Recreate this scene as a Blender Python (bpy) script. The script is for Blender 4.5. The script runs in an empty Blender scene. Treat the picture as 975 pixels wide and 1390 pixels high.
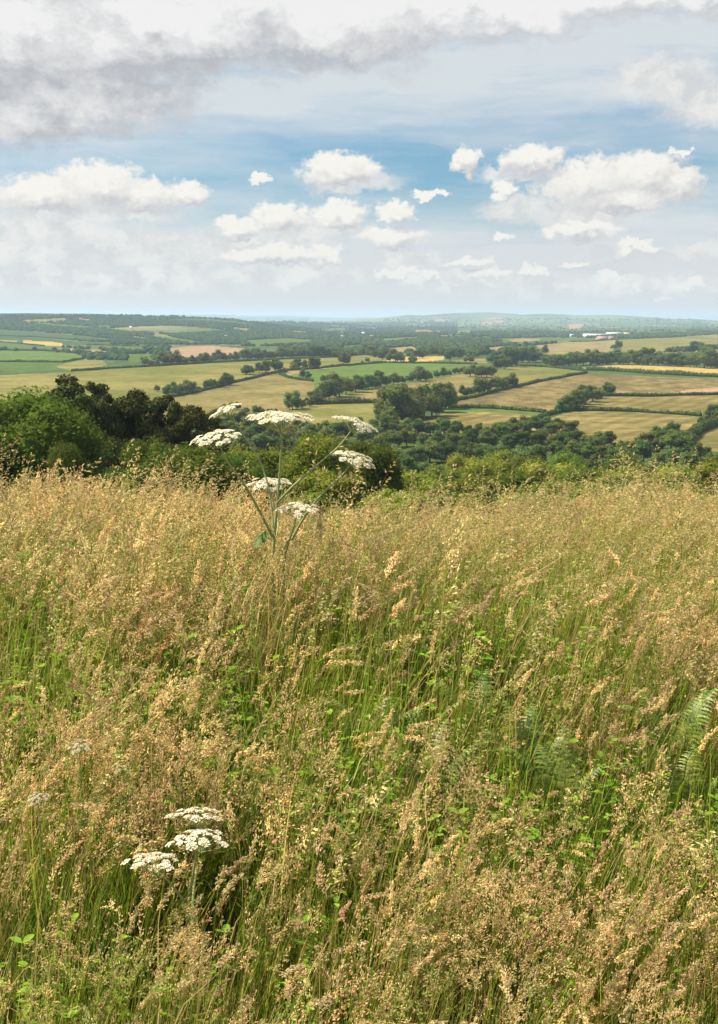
import bpy, math, random
import numpy as np
R = math.radians
rng = np.random.default_rng(7)
scene = bpy.context.scene
COL = scene.collection

# ------------------------------------------------------------------ camera geometry
F = 1500.0; CX, CY = 487.5, 695.0; PITCH = math.atan((695 - 432) / 1500.0)
EYE = np.array([0.0, 0.0, 2.0])
FWD = np.array([0, math.cos(PITCH), -math.sin(PITCH)]); UP = np.array([0, math.sin(PITCH), math.cos(PITCH)])

def ray(px, py):
    d = np.array([(px - CX) / F, 0, 0]) + UP * ((CY - py) / F) + FWD
    return d
def at(px, py, Y):
    """world point seen at photo pixel px,py at distance Y ahead"""
    d = ray(px, py); return EYE + d * (Y / d[1])
def proj(x, y, z):
    v = np.stack([x, y, np.asarray(z) - 2.0], -1)
    dep = v @ FWD
    return CX + F * v[..., 0] / dep, CY - F * (v @ UP) / dep
def ang(px, py):
    d = ray(px, py); return math.degrees(math.atan2(d[0], d[1])), math.degrees(math.atan2(d[2], math.hypot(d[0], d[1])))

# ------------------------------------------------------------------ terrain
_P = np.array([(-80, -3), (-10, -.3), (0, 0), (2.2, 0), (3.3, .08), (4.6, .20), (6, .12), (7.5, -.08), (9, -.5), (12, -1.3), (30, -4.5), (50, -8),
               (80, -13), (110, -18.5), (150, -26), (200, -33), (250, -38), (350, -43), (500, -43.5), (700, -43), (1000, -42),
               (1500, -41), (2500, -41), (5000, -40), (12000, -40), (60000, -60)], float)
def pchip(xs, ys, x):
    h = np.diff(xs); dl = np.diff(ys) / h
    m = np.zeros(len(xs)); m[0], m[-1] = dl[0], dl[-1]
    for i in range(1, len(xs) - 1):
        if dl[i-1] * dl[i] > 0:
            w1 = 2 * h[i] + h[i-1]; w2 = h[i] + 2 * h[i-1]
            m[i] = (w1 + w2) / (w1 / dl[i-1] + w2 / dl[i])
    x = np.clip(x, xs[0], xs[-1]); k = np.clip(np.searchsorted(xs, x) - 1, 0, len(xs) - 2)
    t = (x - xs[k]) / h[k]
    return ((1 + 2*t) * (1-t)**2 * ys[k] + t * (1-t)**2 * h[k] * m[k] + t*t*(3-2*t) * ys[k+1] + t*t*(t-1) * h[k] * m[k+1])

def crest(Yr, pts, base=-40):
    """heights a ridge crest at distance Yr needs to stand at the given photo skyline"""
    xs = []; hs = []
    for px, py in pts:
        p = at(px, py, Yr); xs.append(p[0]); hs.append(p[2] - base)
    return Yr, np.array(xs), np.array(hs)
RIDGES = [
    (crest(3300, [(-900, 432), (-300, 427), (0, 426), (60, 425.2), (110, 425.5), (160, 426), (230, 427), (285, 430.5), (320, 435), (350, 440), (400, 447), (450, 452), (520, 458)]), 620, 900),
    (crest(5200, [(200, 436.0), (330, 437.0), (385, 436.5), (440, 439.5), (480, 443.0), (540, 448.0), (620, 451.0)]), 500, 900),
    (crest(9000, [(380, 441.5), (440, 437.5), (470, 435.0), (520, 430.5), (554, 427.5), (575, 428.0), (605, 425.5), (640, 425.0), (662, 424.5), (690, 425.5), (709, 427.5), (734, 426.0), (775, 427.0), (816, 427.0), (850, 428.5), (878, 430.5), (910, 435.0), (929, 433.5), (975, 436.0), (1050, 434.5), (1500, 432.5)]), 900, 1500),
    (crest(15500, [(-900, 430), (-100, 431), (20, 428), (60, 426), (82, 425), (100, 426), (130, 428), (190, 427.5), (231, 427), (300, 427.5), (390, 429), (440, 430.5), (482, 431.5), (534, 431), (700, 436), (1500, 436)]), 1500, 2500),
]
def terrain(X, Y):
    X = np.asarray(X, float); Y = np.asarray(Y, float)
    z = pchip(_P[:, 0], _P[:, 1], Y)
    w = np.clip((Y - 2.0) / 10, 0, 1) * np.clip((30 - Y) / 20, 0, 1)
    z = z + .05 * np.sin(X * 1.1 + .5) * np.clip(1 - Y / 15, 0, 1)
    z = z + 4.5 * np.exp(-((X + 150) / 140)**2 - ((Y - 900) / 170)**2)
    z = z + 2.5 * np.exp(-((X - 200) / 110)**2 - ((Y - 760) / 120)**2)
    k = np.clip((Y - 300) / 500, 0, 1)
    z = z + k * (.5 * np.sin(X / 47 + Y / 90) + .35 * np.sin(X / 23 - Y / 61 + 1))
    q = np.clip((Y - 1500) / 1500, 0, 1)
    z = z + q * 2.0 * (np.sin(X / 160 + Y / 400) + np.sin(X / 90 - Y / 300 + 2))
    best = np.zeros_like(z)
    for (Yr, xs, hs), sf, sb in RIDGES:
        h = np.interp(X, xs, hs)
        dy = Y - Yr
        g = np.where(dy < 0, np.exp(-(dy / sf)**2 * .5), np.exp(-(dy / sb)**2 * .5))
        h = h * (1 + .05 * np.sin(X / 210. + Yr) * (dy != 0))
        best = np.maximum(best, h * g)
    z = z + best
    return z
_T = np.concatenate([np.arange(8, 60, 1.), np.geomspace(60, 20000, 3000)])
def hit(px, py):
    """where the sight line through photo pixel px,py meets the land"""
    d = ray(px, py); X = d[0] / d[1] * _T; Zr = 2 + d[2] / d[1] * _T
    below = (Zr <= terrain(X, _T)) & (_T > 35)
    if not below.any(): return None
    i = int(np.argmax(below)); i = max(i, 1)
    a, b = _T[i-1], _T[i]
    for _ in range(12):
        m = .5 * (a + b)
        if 2 + d[2] / d[1] * m <= terrain(d[0] / d[1] * m, m): b = m
        else: a = m
    return np.array([d[0] / d[1] * b, b, float(terrain(d[0] / d[1] * b, b))])

def hits(PX):
    """hit() for many pixels at once"""
    T = np.concatenate([np.arange(36, 60, 4.), np.geomspace(60, 20000, 500)]); out = []
    PX = np.asarray(PX, float)
    for c in range(0, len(PX), 2000):
        p = PX[c:c + 2000]; d = np.stack([(p[:, 0] - CX) / F, 0 * p[:, 0], 0 * p[:, 0]], 1) + UP * ((CY - p[:, 1:2]) / F) + FWD
        sx = (d[:, 0] / d[:, 1])[:, None]; sz = (d[:, 2] / d[:, 1])[:, None]
        bl = (2 + sz * T[None]) <= terrain(sx * T[None], np.broadcast_to(T[None], (len(p), len(T))))
        ok = bl.any(1); i = np.maximum(bl.argmax(1), 1); a = T[i-1].copy(); b = T[i].copy()
        for _ in range(10):
            m = .5 * (a + b); u = (2 + sz[:, 0] * m) <= terrain(sx[:, 0] * m, m); b = np.where(u, m, b); a = np.where(u, a, m)
        W = np.stack([sx[:, 0] * b, b, terrain(sx[:, 0] * b, b)], 1)[ok]; out.append(W)
    return np.concatenate(out)
# ------------------------------------------------------------------ object helpers
def tag(o, label=None, cat=None, group=None, kind=None):
    if label: o['label'] = label
    if cat: o['category'] = cat
    if group: o['group'] = group
    if kind: o['kind'] = kind
    return o
def empty(name, loc, rz=0.0, parent=None):
    o = bpy.data.objects.new(name, None); COL.objects.link(o)
    o.location = loc; o.rotation_euler = (0, 0, rz); o.parent = parent; o.empty_display_size = .2
    return o
class MB:
    """collects geometry (numpy) for one mesh; colour is the surface's own colour per vertex"""
    def __init__(s): s.v = []; s.c = []; s.q = []; s.t = []; s.n = 0
    def add(s, V, Q=None, T=None, C=(1, 1, 1)):
        V = np.asarray(V, np.float64).reshape(-1, 3); n = len(V)
        C = np.asarray(C, float)
        if C.ndim == 1: C = np.tile(C[:3], (n, 1))
        s.v.append(V); s.c.append(C)
        if Q is not None and len(Q): s.q.append(np.asarray(Q, np.int64).reshape(-1, 4) + s.n)
        if T is not None and len(T): s.t.append(np.asarray(T, np.int64).reshape(-1, 3) + s.n)
        s.n += n
    def mesh(s, name, mat, smooth=False, col=True):
        V = np.concatenate(s.v); Q = np.concatenate(s.q) if s.q else np.zeros((0, 4), np.int64)
        T = np.concatenate(s.t) if s.t else np.zeros((0, 3), np.int64)
        me = bpy.data.meshes.new(name)
        me.vertices.add(len(V)); me.vertices.foreach_set('co', V.astype(np.float32).ravel())
        nl = len(Q) * 4 + len(T) * 3; me.loops.add(nl); me.polygons.add(len(Q) + len(T))
        me.loops.foreach_set('vertex_index', np.concatenate([Q.ravel(), T.ravel()]).astype(np.int32))
        ls = np.concatenate([np.arange(len(Q)) * 4, len(Q) * 4 + np.arange(len(T)) * 3]).astype(np.int32)
        me.polygons.foreach_set('loop_start', ls)
        if smooth: me.polygons.foreach_set('use_smooth', np.ones(len(ls), bool))
        me.update(calc_edges=True)
        if col:
            C = np.concatenate(s.c); a = me.attributes.new('Col', 'FLOAT_COLOR', 'POINT')
            a.data.foreach_set('color', np.concatenate([C, np.ones((len(C), 1))], 1).astype(np.float32).ravel())
        if mat: me.materials.append(mat)
        return me
    def build(s, name, mat, parent=None, smooth=False, loc=(0, 0, 0), link=True):
        o = bpy.data.objects.new(name, s.mesh(name, mat, smooth))
        if link: COL.objects.link(o)
        o.location = loc; o.parent = parent
        return o
def tube(mb, pts, rad, n=6, C=(1, 1, 1), cap=True):
    pts = np.asarray(pts, float); m = len(pts); rad = np.broadcast_to(np.asarray(rad, float), (m,))
    tan = np.gradient(pts, axis=0); tan /= np.linalg.norm(tan, axis=1)[:, None] + 1e-12
    ref = np.array([0.3, 1., .1]); a = np.cross(tan, ref); a /= np.linalg.norm(a, axis=1)[:, None] + 1e-12; b = np.cross(tan, a)
    th = np.arange(n) * 2 * math.pi / n
    ring = pts[:, None] + rad[:, None, None] * (np.cos(th)[None, :, None] * a[:, None] + np.sin(th)[None, :, None] * b[:, None])
    i = np.arange(m - 1)[:, None] * n; j = np.arange(n)[None]; k = (j + 1) % n
    Q = np.stack([i + j, i + k, i + n + k, i + n + j], -1).reshape(-1, 4)
    mb.add(ring.reshape(-1, 3), Q, None, C)
    if cap:
        mb.add(np.vstack([ring[-1], pts[-1:]]), None, [(q, (q + 1) % n, n) for q in range(n)], C)
def box(mb, c, s, rz=0, C=(1, 1, 1)):
    x, y, z = np.array(s) / 2.; V = np.array([(-x, -y, -z), (x, -y, -z), (x, y, -z), (-x, y, -z), (-x, -y, z), (x, -y, z), (x, y, z), (-x, y, z)])
    ca, sa = math.cos(rz), math.sin(rz); V = V @ np.array([[ca, sa, 0], [-sa, ca, 0], [0, 0, 1]]) + np.array(c)
    mb.add(V, [(0, 3, 2, 1), (4, 5, 6, 7), (0, 1, 5, 4), (1, 2, 6, 5), (2, 3, 7, 6), (3, 0, 4, 7)], None, C)

# ------------------------------------------------------------------ materials
def mat_new(name):
    m = bpy.data.materials.new(name); m.use_nodes = True; nt = m.node_tree; nt.nodes.clear(); return m, nt, nt.nodes, nt.links
def leafy(name, tint=(1, 1, 1), transl=.3, rand=.25, hue=.02, gloss=.0, rough=.5):
    """plant matter: own colour from the mesh, varied from plant to plant"""
    m, nt, N, L = mat_new(name)
    at_ = N.new('ShaderNodeAttribute'); at_.attribute_name = 'Col'
    oi = N.new('ShaderNodeObjectInfo')
    mul = N.new('ShaderNodeMix'); mul.data_type = 'RGBA'; mul.blend_type = 'MULTIPLY'; mul.inputs[0].default_value = 1
    L.new(at_.outputs['Color'], mul.inputs[6]); mul.inputs[7].default_value = (*tint, 1)
    hs = N.new('ShaderNodeHueSaturation'); L.new(mul.outputs[2], hs.inputs['Color'])
    mr = N.new('ShaderNodeMapRange'); L.new(oi.outputs['Random'], mr.inputs[0]); mr.inputs[3].default_value = .5 - hue; mr.inputs[4].default_value = .5 + hue
    L.new(mr.outputs[0], hs.inputs['Hue'])
    m2 = N.new('ShaderNodeMath'); m2.operation = 'MULTIPLY'; m2.inputs[1].default_value = 7.31; L.new(oi.outputs['Random'], m2.inputs[0])
    fr = N.new('ShaderNodeMath'); fr.operation = 'FRACT'; L.new(m2.outputs[0], fr.inputs[0])
    mv = N.new('ShaderNodeMapRange'); L.new(fr.outputs[0], mv.inputs[0]); mv.inputs[3].default_value = 1 - rand; mv.inputs[4].default_value = 1 + rand
    L.new(mv.outputs[0], hs.inputs['Value'])
    d = N.new('ShaderNodeBsdfDiffuse'); t = N.new('ShaderNodeBsdfTranslucent'); L.new(hs.outputs[0], d.inputs[0]); L.new(hs.outputs[0], t.inputs[0])
    mx = N.new('ShaderNodeMixShader'); mx.inputs[0].default_value = transl; L.new(d.outputs[0], mx.inputs[1]); L.new(t.outputs[0], mx.inputs[2])
    out = N.new('ShaderNodeOutputMaterial'); last = mx
    if gloss:
        g = N.new('ShaderNodeBsdfGlossy'); g.inputs['Roughness'].default_value = rough
        m3 = N.new('ShaderNodeMixShader'); m3.inputs[0].default_value = gloss; L.new(mx.outputs[0], m3.inputs[1]); L.new(g.outputs[0], m3.inputs[2]); last = m3
    L.new(last.outputs[0], out.inputs[0]); return m
def noisy(name, c1, c2, scale, c3=None, scale2=None, rough=.9, bump=0, stretch=(1, 1, 1), speck=None, fine=.16, rows=None):
    """ground-like surface in object coordinates"""
    m, nt, N, L = mat_new(name)
    g = N.new('ShaderNodeNewGeometry'); mp = N.new('ShaderNodeMapping'); mp.inputs['Scale'].default_value = stretch; L.new(g.outputs['Position'], mp.inputs[0])
    n1 = N.new('ShaderNodeTexNoise'); n1.inputs['Scale'].default_value = scale; n1.inputs['Detail'].default_value = 5; n1.inputs['Roughness'].default_value = .65; L.new(mp.outputs[0], n1.inputs[0])
    r = N.new('ShaderNodeMapRange'); r.inputs[1].default_value = .4; r.inputs[2].default_value = .6; L.new(n1.outputs[0], r.inputs[0])
    mx = N.new('ShaderNodeMix'); mx.data_type = 'RGBA'; mx.inputs[6].default_value = (*c1, 1); mx.inputs[7].default_value = (*c2, 1); L.new(r.outputs[0], mx.inputs[0])
    cur = mx.outputs[2]
    if c3:
        n2 = N.new('ShaderNodeTexNoise'); n2.inputs['Scale'].default_value = scale2; n2.inputs['Detail'].default_value = 3; L.new(mp.outputs[0], n2.inputs[0])
        r2 = N.new('ShaderNodeMapRange'); r2.inputs[1].default_value = .5; r2.inputs[2].default_value = .68; L.new(n2.outputs[0], r2.inputs[0])
        m2 = N.new('ShaderNodeMix'); m2.data_type = 'RGBA'; L.new(r2.outputs[0], m2.inputs[0]); L.new(cur, m2.inputs[6]); m2.inputs[7].default_value = (*c3, 1); cur = m2.outputs[2]
    if speck:   # scattered weeds / tufts with a shape of their own
        v = N.new('ShaderNodeTexVoronoi'); v.inputs['Scale'].default_value = speck[0]; L.new(g.outputs['Position'], v.inputs[0])
        r3 = N.new('ShaderNodeMapRange'); r3.inputs[1].default_value = speck[1]; r3.inputs[2].default_value = speck[1] * .6; L.new(v.outputs['Distance'], r3.inputs[0])
        m4 = N.new('ShaderNodeMix'); m4.data_type = 'RGBA'; L.new(r3.outputs[0], m4.inputs[0]); L.new(cur, m4.inputs[6]); m4.inputs[7].default_value = (*speck[2], 1); cur = m4.outputs[2]
    if fine:    # tussocks and mowing
        n5 = N.new('ShaderNodeTexNoise'); n5.inputs['Scale'].default_value = fine; n5.inputs['Detail'].default_value = 6; n5.inputs['Roughness'].default_value = .7; L.new(mp.outputs[0], n5.inputs[0])
        r5 = N.new('ShaderNodeMapRange'); r5.inputs[1].default_value = .3; r5.inputs[2].default_value = .7; r5.inputs[3].default_value = .62; r5.inputs[4].default_value = 1.38; L.new(n5.outputs[0], r5.inputs[0]); fac = r5.outputs[0]
        if rows:
            wv = N.new('ShaderNodeTexWave'); wv.inputs['Scale'].default_value = rows[0]; wv.inputs['Distortion'].default_value = 3; wv.inputs['Detail'].default_value = 3; wv.inputs['Detail Scale'].default_value = .6
            m7 = N.new('ShaderNodeMapping'); m7.inputs['Rotation'].default_value = (0, 0, rows[1]); L.new(g.outputs['Position'], m7.inputs[0]); L.new(m7.outputs[0], wv.inputs[0])
            r7 = N.new('ShaderNodeMapRange'); r7.inputs[3].default_value = .86; r7.inputs[4].default_value = 1.12; L.new(wv.outputs[1], r7.inputs[0])
            mm = N.new('ShaderNodeMath'); mm.operation = 'MULTIPLY'; L.new(fac, mm.inputs[0]); L.new(r7.outputs[0], mm.inputs[1]); fac = mm.outputs[0]
        vv = N.new('ShaderNodeVectorMath'); vv.operation = 'SCALE'; L.new(cur, vv.inputs[0]); L.new(fac, vv.inputs['Scale']); cur = vv.outputs[0]
    p = N.new('ShaderNodeBsdfDiffuse'); L.new(cur, p.inputs[0])
    if bump:
        b = N.new('ShaderNodeBump'); b.inputs['Strength'].default_value = 1; b.inputs['Distance'].default_value = bump; L.new(n1.outputs[0], b.inputs['Height']); L.new(b.outputs[0], p.inputs['Normal'])
    out = N.new('ShaderNodeOutputMaterial'); L.new(p.outputs[0], out.inputs[0]); return m
def plain(name, c, rough=.7):
    m, nt, N, L = mat_new(name)
    n1 = N.new('ShaderNodeTexNoise'); n1.inputs['Scale'].default_value = 3; n1.inputs['Detail'].default_value = 4
    r = N.new('ShaderNodeMix'); r.data_type = 'RGBA'; r.inputs[6].default_value = (*[x * .85 for x in c], 1); r.inputs[7].default_value = (*[min(1, x * 1.12) for x in c], 1)
    L.new(n1.outputs[0], r.inputs[0]); p = N.new('ShaderNodeBsdfPrincipled'); p.inputs['Roughness'].default_value = rough
    L.new(r.outputs[2], p.inputs['Base Color']); out = N.new('ShaderNodeOutputMaterial'); L.new(p.outputs[0], out.inputs[0]); return m

# ------------------------------------------------------------------ the land, cut into fields
TAN = noisy('dry_pasture', (0.190, 0.153, 0.060), (0.126, 0.109, 0.038), .03, (0.111, 0.106, 0.031), .008, speck=None)
GOLDG = noisy('yellow_green_pasture', (0.190, 0.165, 0.054), (0.119, 0.119, 0.033), .02, (0.106, 0.111, 0.029), .006)
ROUGHT = noisy('rough_tan_field', (0.188, 0.142, 0.061), (0.109, 0.091, 0.036), .10, (0.095, 0.081, 0.031), .02, stretch=(1, .45, 1), speck=(.16, .22, (0.057, 0.052, 0.019)), rows=(.03, 1.2))
HAY = noisy('mown_hay', (0.194, 0.154, 0.059), (0.127, 0.103, 0.037), .06, (0.115, 0.100, 0.033), .015, stretch=(.6, 1, 1), speck=(.22, .2, (0.081, 0.072, 0.024)), rows=(.035, .5))
GREEN = noisy('green_field', (0.063, 0.108, 0.018), (0.065, 0.096, 0.020), .03, (0.080, 0.096, 0.027), .008)
BRIGHT = noisy('bright_green_field', (0.092, 0.138, 0.029), (0.071, 0.121, 0.025), .03, (0.085, 0.111, 0.031), .01)
DULL = noisy('dull_green_field', (0.048, 0.079, 0.029), (0.046, 0.071, 0.025), .02)
WHEAT = noisy('ripe_wheat', (0.354, 0.252, 0.075), (0.313, 0.232, 0.068), .04, (0.272, 0.218, 0.082), .02, rows=(.04, .9))
PINK = noisy('bare_earth', (0.286, 0.184, 0.116), (0.245, 0.164, 0.096), .03, (0.184, 0.150, 0.075), .012)
STRAW = noisy('straw_field', (0.228, 0.182, 0.084), (0.150, 0.127, 0.050), .03)
WOODF = noisy('wood_floor', (.045, .065, .02), (.06, .085, .025), .1)
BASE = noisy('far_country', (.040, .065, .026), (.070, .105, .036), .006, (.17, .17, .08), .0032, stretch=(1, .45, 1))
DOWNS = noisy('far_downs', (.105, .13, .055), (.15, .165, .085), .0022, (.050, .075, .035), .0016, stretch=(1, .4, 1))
NEARG = noisy('meadow_soil', (.05, .05, .02), (.07, .065, .028), 9, (.035, .045, .012), 3, bump=.02, fine=0)

FIELDS = [  # (material, photo outline traced on to the land)
 (GOLDG, [(-160, 520), (-60, 512), (95, 505), (190, 498), (292, 492), (390, 487), (470, 484), (500, 482), (530, 488), (523, 492), (468, 496), (431, 500), (387, 503), (354, 511), (313, 521), (272, 532), (229, 540), (150, 556), (-160, 590)]),
 (TAN, [(229, 540), (272, 532), (313, 521), (354, 511), (380, 506), (395, 505), (421, 503), (396, 510), (427, 517), (428, 527), (428, 545), (384, 561), (300, 572), (100, 590), (-160, 620), (-160, 590), (150, 556)]),
 (STRAW, [(380, 508), (387, 503.5), (431, 500.5), (468, 496.5), (470, 498), (433, 502.5), (400, 508), (385, 511)]),
 (BRIGHT, [(396, 510), (421, 503), (478, 496.5), (523, 492.5), (580, 493), (648, 495), (655, 498), (627, 508), (570, 517), (523, 526), (470, 536), (430, 540), (427, 517)]),
 (TAN, [(427, 546), (430, 540), (470, 536), (523, 526), (570, 517), (627, 508), (655, 505), (672, 510), (690, 522), (648, 537), (611, 545), (560, 546), (516, 546)]),
 (GOLDG, [(384, 561), (427, 548), (517, 546.5), (560, 546), (550, 575), (500, 580), (440, 580), (340, 580), (300, 572)]),
 (GOLDG, [(655, 502), (672, 501), (701, 497), (740, 498), (797, 505), (770, 511), (701, 524.5), (690, 522), (672, 510)]),
 (ROUGHT, [(611, 545), (648, 537), (701, 524.5), (770, 511), (797, 506.5), (882, 511), (975, 515), (1150, 522), (1150, 535), (975, 537), (882, 538), (818, 537), (800, 545), (775, 557), (742, 559), (714, 556.5), (672, 553.5), (611, 552)]),
 (WHEAT, [(790, 499.5), (836, 495), (878, 495.5), (975, 499), (1150, 504), (1150, 512), (975, 508.5), (878, 505.5), (836, 502.5), (800, 501)]),
 (PINK, [(925, 530), (960, 526.5), (975, 525), (1060, 524), (1060, 533), (925, 534.5)]),
 (HAY, [(779, 557), (815, 541), (841, 537), (918, 537.5), (975, 537), (1150, 535), (1100, 556), (1000, 548), (975, 550), (957, 560), (953, 564), (918, 561), (857, 557.5)]),
 (HAY, [(703, 579), (744, 569), (775, 558), (857, 558.5), (918, 562), (950, 566), (945, 580), (915, 597), (880, 610), (800, 606), (740, 592)]),
 (BRIGHT, [(611, 552), (672, 554), (714, 557), (742, 560), (748, 562), (735, 566), (700, 562), (650, 559), (612, 561), (600, 560)]),
 (HAY, [(540, 590), (560, 577), (600, 562), (612, 561), (650, 559), (700, 562), (735, 566), (714, 574), (703, 579), (740, 592), (650, 590)]),
 (TAN, [(925, 604), (950, 588), (975, 576), (1010, 562), (1200, 570), (1200, 612), (975, 614)]),
 # upper right
 (STRAW, [(728, 469), (770, 464.5), (836, 461.5), (838, 475), (800, 480), (760, 479), (740, 476)]),
 (GOLDG, [(838, 461.5), (929, 457.5), (975, 461), (1100, 463), (1100, 480), (975, 480), (898, 479), (838, 476)]),
 (GOLDG, [(929, 456.5), (975, 454), (1100, 452), (1100, 462), (975, 460.5)]),
 (GREEN, [(775, 458), (806, 459), (836, 460.5), (800, 463.5), (770, 464)]),
 (GREEN, [(628, 466), (662, 466), (693, 461), (734, 458), (770, 459), (770, 462), (738, 464), (713, 467.5), (690, 468)]),
 (STRAW, [(690, 461.5), (712, 459.5), (735, 460), (730, 463), (700, 464)]),
 (STRAW, [(660, 472), (695, 469), (697, 473), (677, 477), (660, 477)]),
 (WHEAT, [(520, 489), (550, 484.5), (603, 483), (604, 488), (570, 492), (532, 492)]),
 (GOLDG, [(612, 489.5), (658, 486.5), (662, 493), (625, 493), (612, 492.5)]),
 (GREEN, [(660, 494), (703, 492), (734, 494), (792, 500), (797, 504), (740, 497), (701, 496.5), (672, 500), (655, 501)]),
 (STRAW, [(521, 473), (562, 470), (568, 477), (530, 479)]),
 (BRIGHT, [(524, 480), (562, 478.5), (562, 482), (526, 483)]),
 (BRIGHT, [(517, 460), (565, 457), (577, 459), (544, 463), (523, 466)]),
 (GREEN, [(462, 470), (491, 467.5), (495, 472), (468, 475)]),
 (STRAW, [(503, 475), (520, 472), (516, 477), (506, 478)]),
 (PINK, [(594, 455), (628, 455.5), (627, 458), (597, 458.5)]),
 (GREEN, [(640, 458), (665, 456.5), (668, 460), (645, 461)]),
 (STRAW, [(700, 476), (728, 474), (770, 478), (800, 481), (780, 484), (740, 482)]),
 # upper left
 (GOLDG, [(30, 434.5), (65, 433), (90, 431.5), (90, 436), (60, 437.5), (30, 438)]),
 (GREEN, [(22, 439), (60, 438.5), (88, 440.5), (124, 443), (120, 447), (90, 445), (55, 442)]),
 (PINK, [(106, 431.5), (126, 434), (122, 436.5), (106, 435)]),
 (DULL, [(-100, 446), (0, 447), (50, 450), (110, 456), (156, 460), (156, 464), (110, 462), (50, 457), (-100, 455)]),
 (DULL, [(-100, 456), (0, 456), (50, 458), (100, 463), (155, 465), (150, 468), (90, 468), (40, 463), (0, 462), (-100, 461)]),
 (STRAW, [(-40, 461), (0, 461.5), (24, 462), (24, 464), (0, 464), (-40, 463)]),
 (WHEAT, [(32, 462), (70, 463.5), (86, 466), (84, 470), (60, 469), (32, 467)]),
 (GREEN, [(-100, 465), (0, 465), (26, 466), (80, 471), (108, 475.5), (60, 475.5), (-100, 474)]),
 (BRIGHT, [(-100, 476), (0, 476), (60, 477), (100, 480), (116, 483), (112, 487), (85, 491), (40, 490.5), (-100, 489)]),
 (GREEN, [(-100, 491), (35, 492), (84, 493), (60, 503), (-100, 505)]),
 (GOLDG, [(75, 497), (90, 493), (116, 488), (140, 489.5), (146, 495), (130, 501), (98, 504)]),
 (PINK, [(80, 472.5), (104, 474), (106, 478), (94, 477.5)]), (PINK, [(119, 474.5), (135, 475), (152, 479), (140, 481), (122, 482)]),
 (GREEN, [(114, 468), (195, 470.5), (196, 477), (160, 475), (118, 472.5)]), (GREEN, [(170, 481), (205, 480), (210, 490), (175, 492)]),
 (PINK, [(229, 473), (262, 469.5), (288, 469.5), (331, 473), (325, 477), (307, 483), (272, 485), (240, 484)]),
 (GREEN, [(204, 454.5), (233, 457.5), (288, 466.5), (258, 467.5), (231, 462.5), (204, 458)]),
 (GOLDG, [(206, 452), (225, 454), (236, 458), (210, 457)]),
 (GREEN, [(268, 444), (297, 447), (297, 449), (270, 446)]), (GOLDG, [(316, 444), (344, 446.5), (334, 450), (316, 447.5)]),
 (GREEN, [(333, 462), (389, 459), (430, 462), (420, 467), (338, 470)]), (STRAW, [(396, 449), (416, 450), (415, 453), (396, 452)]),
 (GREEN, [(433, 447.5), (464, 445), (474, 447), (441, 450.5)]), (STRAW, [(548, 449), (575, 448), (619, 450), (575, 451.5)]),
 (GREEN, [(128, 441), (150, 442), (152, 446), (134, 446)]), (GREEN, [(135, 454), (155, 456), (160, 459), (138, 457)]),
 (GOLDG, [(160, 446), (190, 448), (205, 452), (175, 451)]), (STRAW, [(176, 456), (198, 458), (203, 461), (180, 460)]),
 # far downs
 (PINK, [(592, 434), (608, 433.5), (610, 436), (592, 436.5)]), (PINK, [(660, 430.5), (680, 431), (680, 433.5), (664, 433.5)]),
 (PINK, [(672, 435), (686, 434.5), (682, 438), (673, 438)]), (PINK, [(652, 437.5), (668, 437), (668, 440.5), (655, 440.5)]),
 (PINK, [(772, 440.5), (792, 440), (790, 444.5), (772, 447)]), (GREEN, [(800, 437), (850, 438), (880, 442), (830, 443)]), (GREEN, [(700, 437), (760, 439), (740, 443), (700, 441)]),
]
def inpoly(P, x, y):
    r = np.zeros(x.shape, bool); n = len(P)
    for i in range(n):
        x1, y1 = P[i]; x2, y2 = P[(i + 1) % n]
        c = ((y1 > y) != (y2 > y))
        if c.any(): r ^= c & (x < (x2 - x1) * (y - y1) / ((y2 - y1) if y2 != y1 else 1e-9) + x1)
    return r
def traced(poly):
    out = []
    n = len(poly)
    for i in range(n):
        a, b = np.array(poly[i], float), np.array(poly[(i + 1) % n], float)
        k = max(1, int(np.linalg.norm(b - a) / 12))
        for j in range(k):
            p = a + (b - a) * j / k; h = hit(p[0], p[1])
            if h is not None: out.append((h[0], h[1]))
    return out
FW = [(m, traced(p)) for m, p in FIELDS]

ys = [-40., -25, -15, -8, -4, -2, 0]
y = 0.
while y < 19800:
    if y < 14: s = .35
    elif y < 60: s = 2
    elif y < 350: s = 6
    else: s = min(max(y * y / (F * 43) * .8, 2.5), 26 if y < 3500 else (60 if y < 11000 else 260))
    y += s; ys.append(y)
ys = np.array(ys)
us = np.concatenate([np.linspace(-1.0, -.36, 26)[:-1], np.linspace(-.36, .36, 561), np.linspace(.36, 1.0, 26)[1:]])
GX = us[None] * (np.maximum(ys, 0)[:, None] + 30); GY = np.repeat(ys[:, None], len(us), 1)
GZ = terrain(GX, GY)
ny, nx = GX.shape
ctrx = .25 * (GX[:-1, :-1] + GX[1:, :-1] + GX[:-1, 1:] + GX[1:, 1:]); ctry = .5 * (GY[:-1, :-1] + GY[1:, :-1])
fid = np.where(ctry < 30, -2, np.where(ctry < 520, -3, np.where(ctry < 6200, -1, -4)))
for k, (m, P) in enumerate(FW):
    if len(P) < 3: continue
    P_ = np.array(P); x0, y0 = P_.min(0); x1, y1 = P_.max(0)
    bb = (ctrx > x0) & (ctrx < x1) & (ctry > y0) & (ctry < y1)
    if bb.any():
        ins = np.zeros_like(bb); ins[bb] = inpoly(P, ctrx[bb], ctry[bb]); fid[ins] = k
allV = np.stack([GX, GY, GZ], -1).reshape(-1, 3)
ii, jj = np.meshgrid(np.arange(ny - 1), np.arange(nx - 1), indexing='ij')
allQ = np.stack([ii * nx + jj, ii * nx + jj + 1, (ii + 1) * nx + jj + 1, (ii + 1) * nx + jj], -1)
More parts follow.
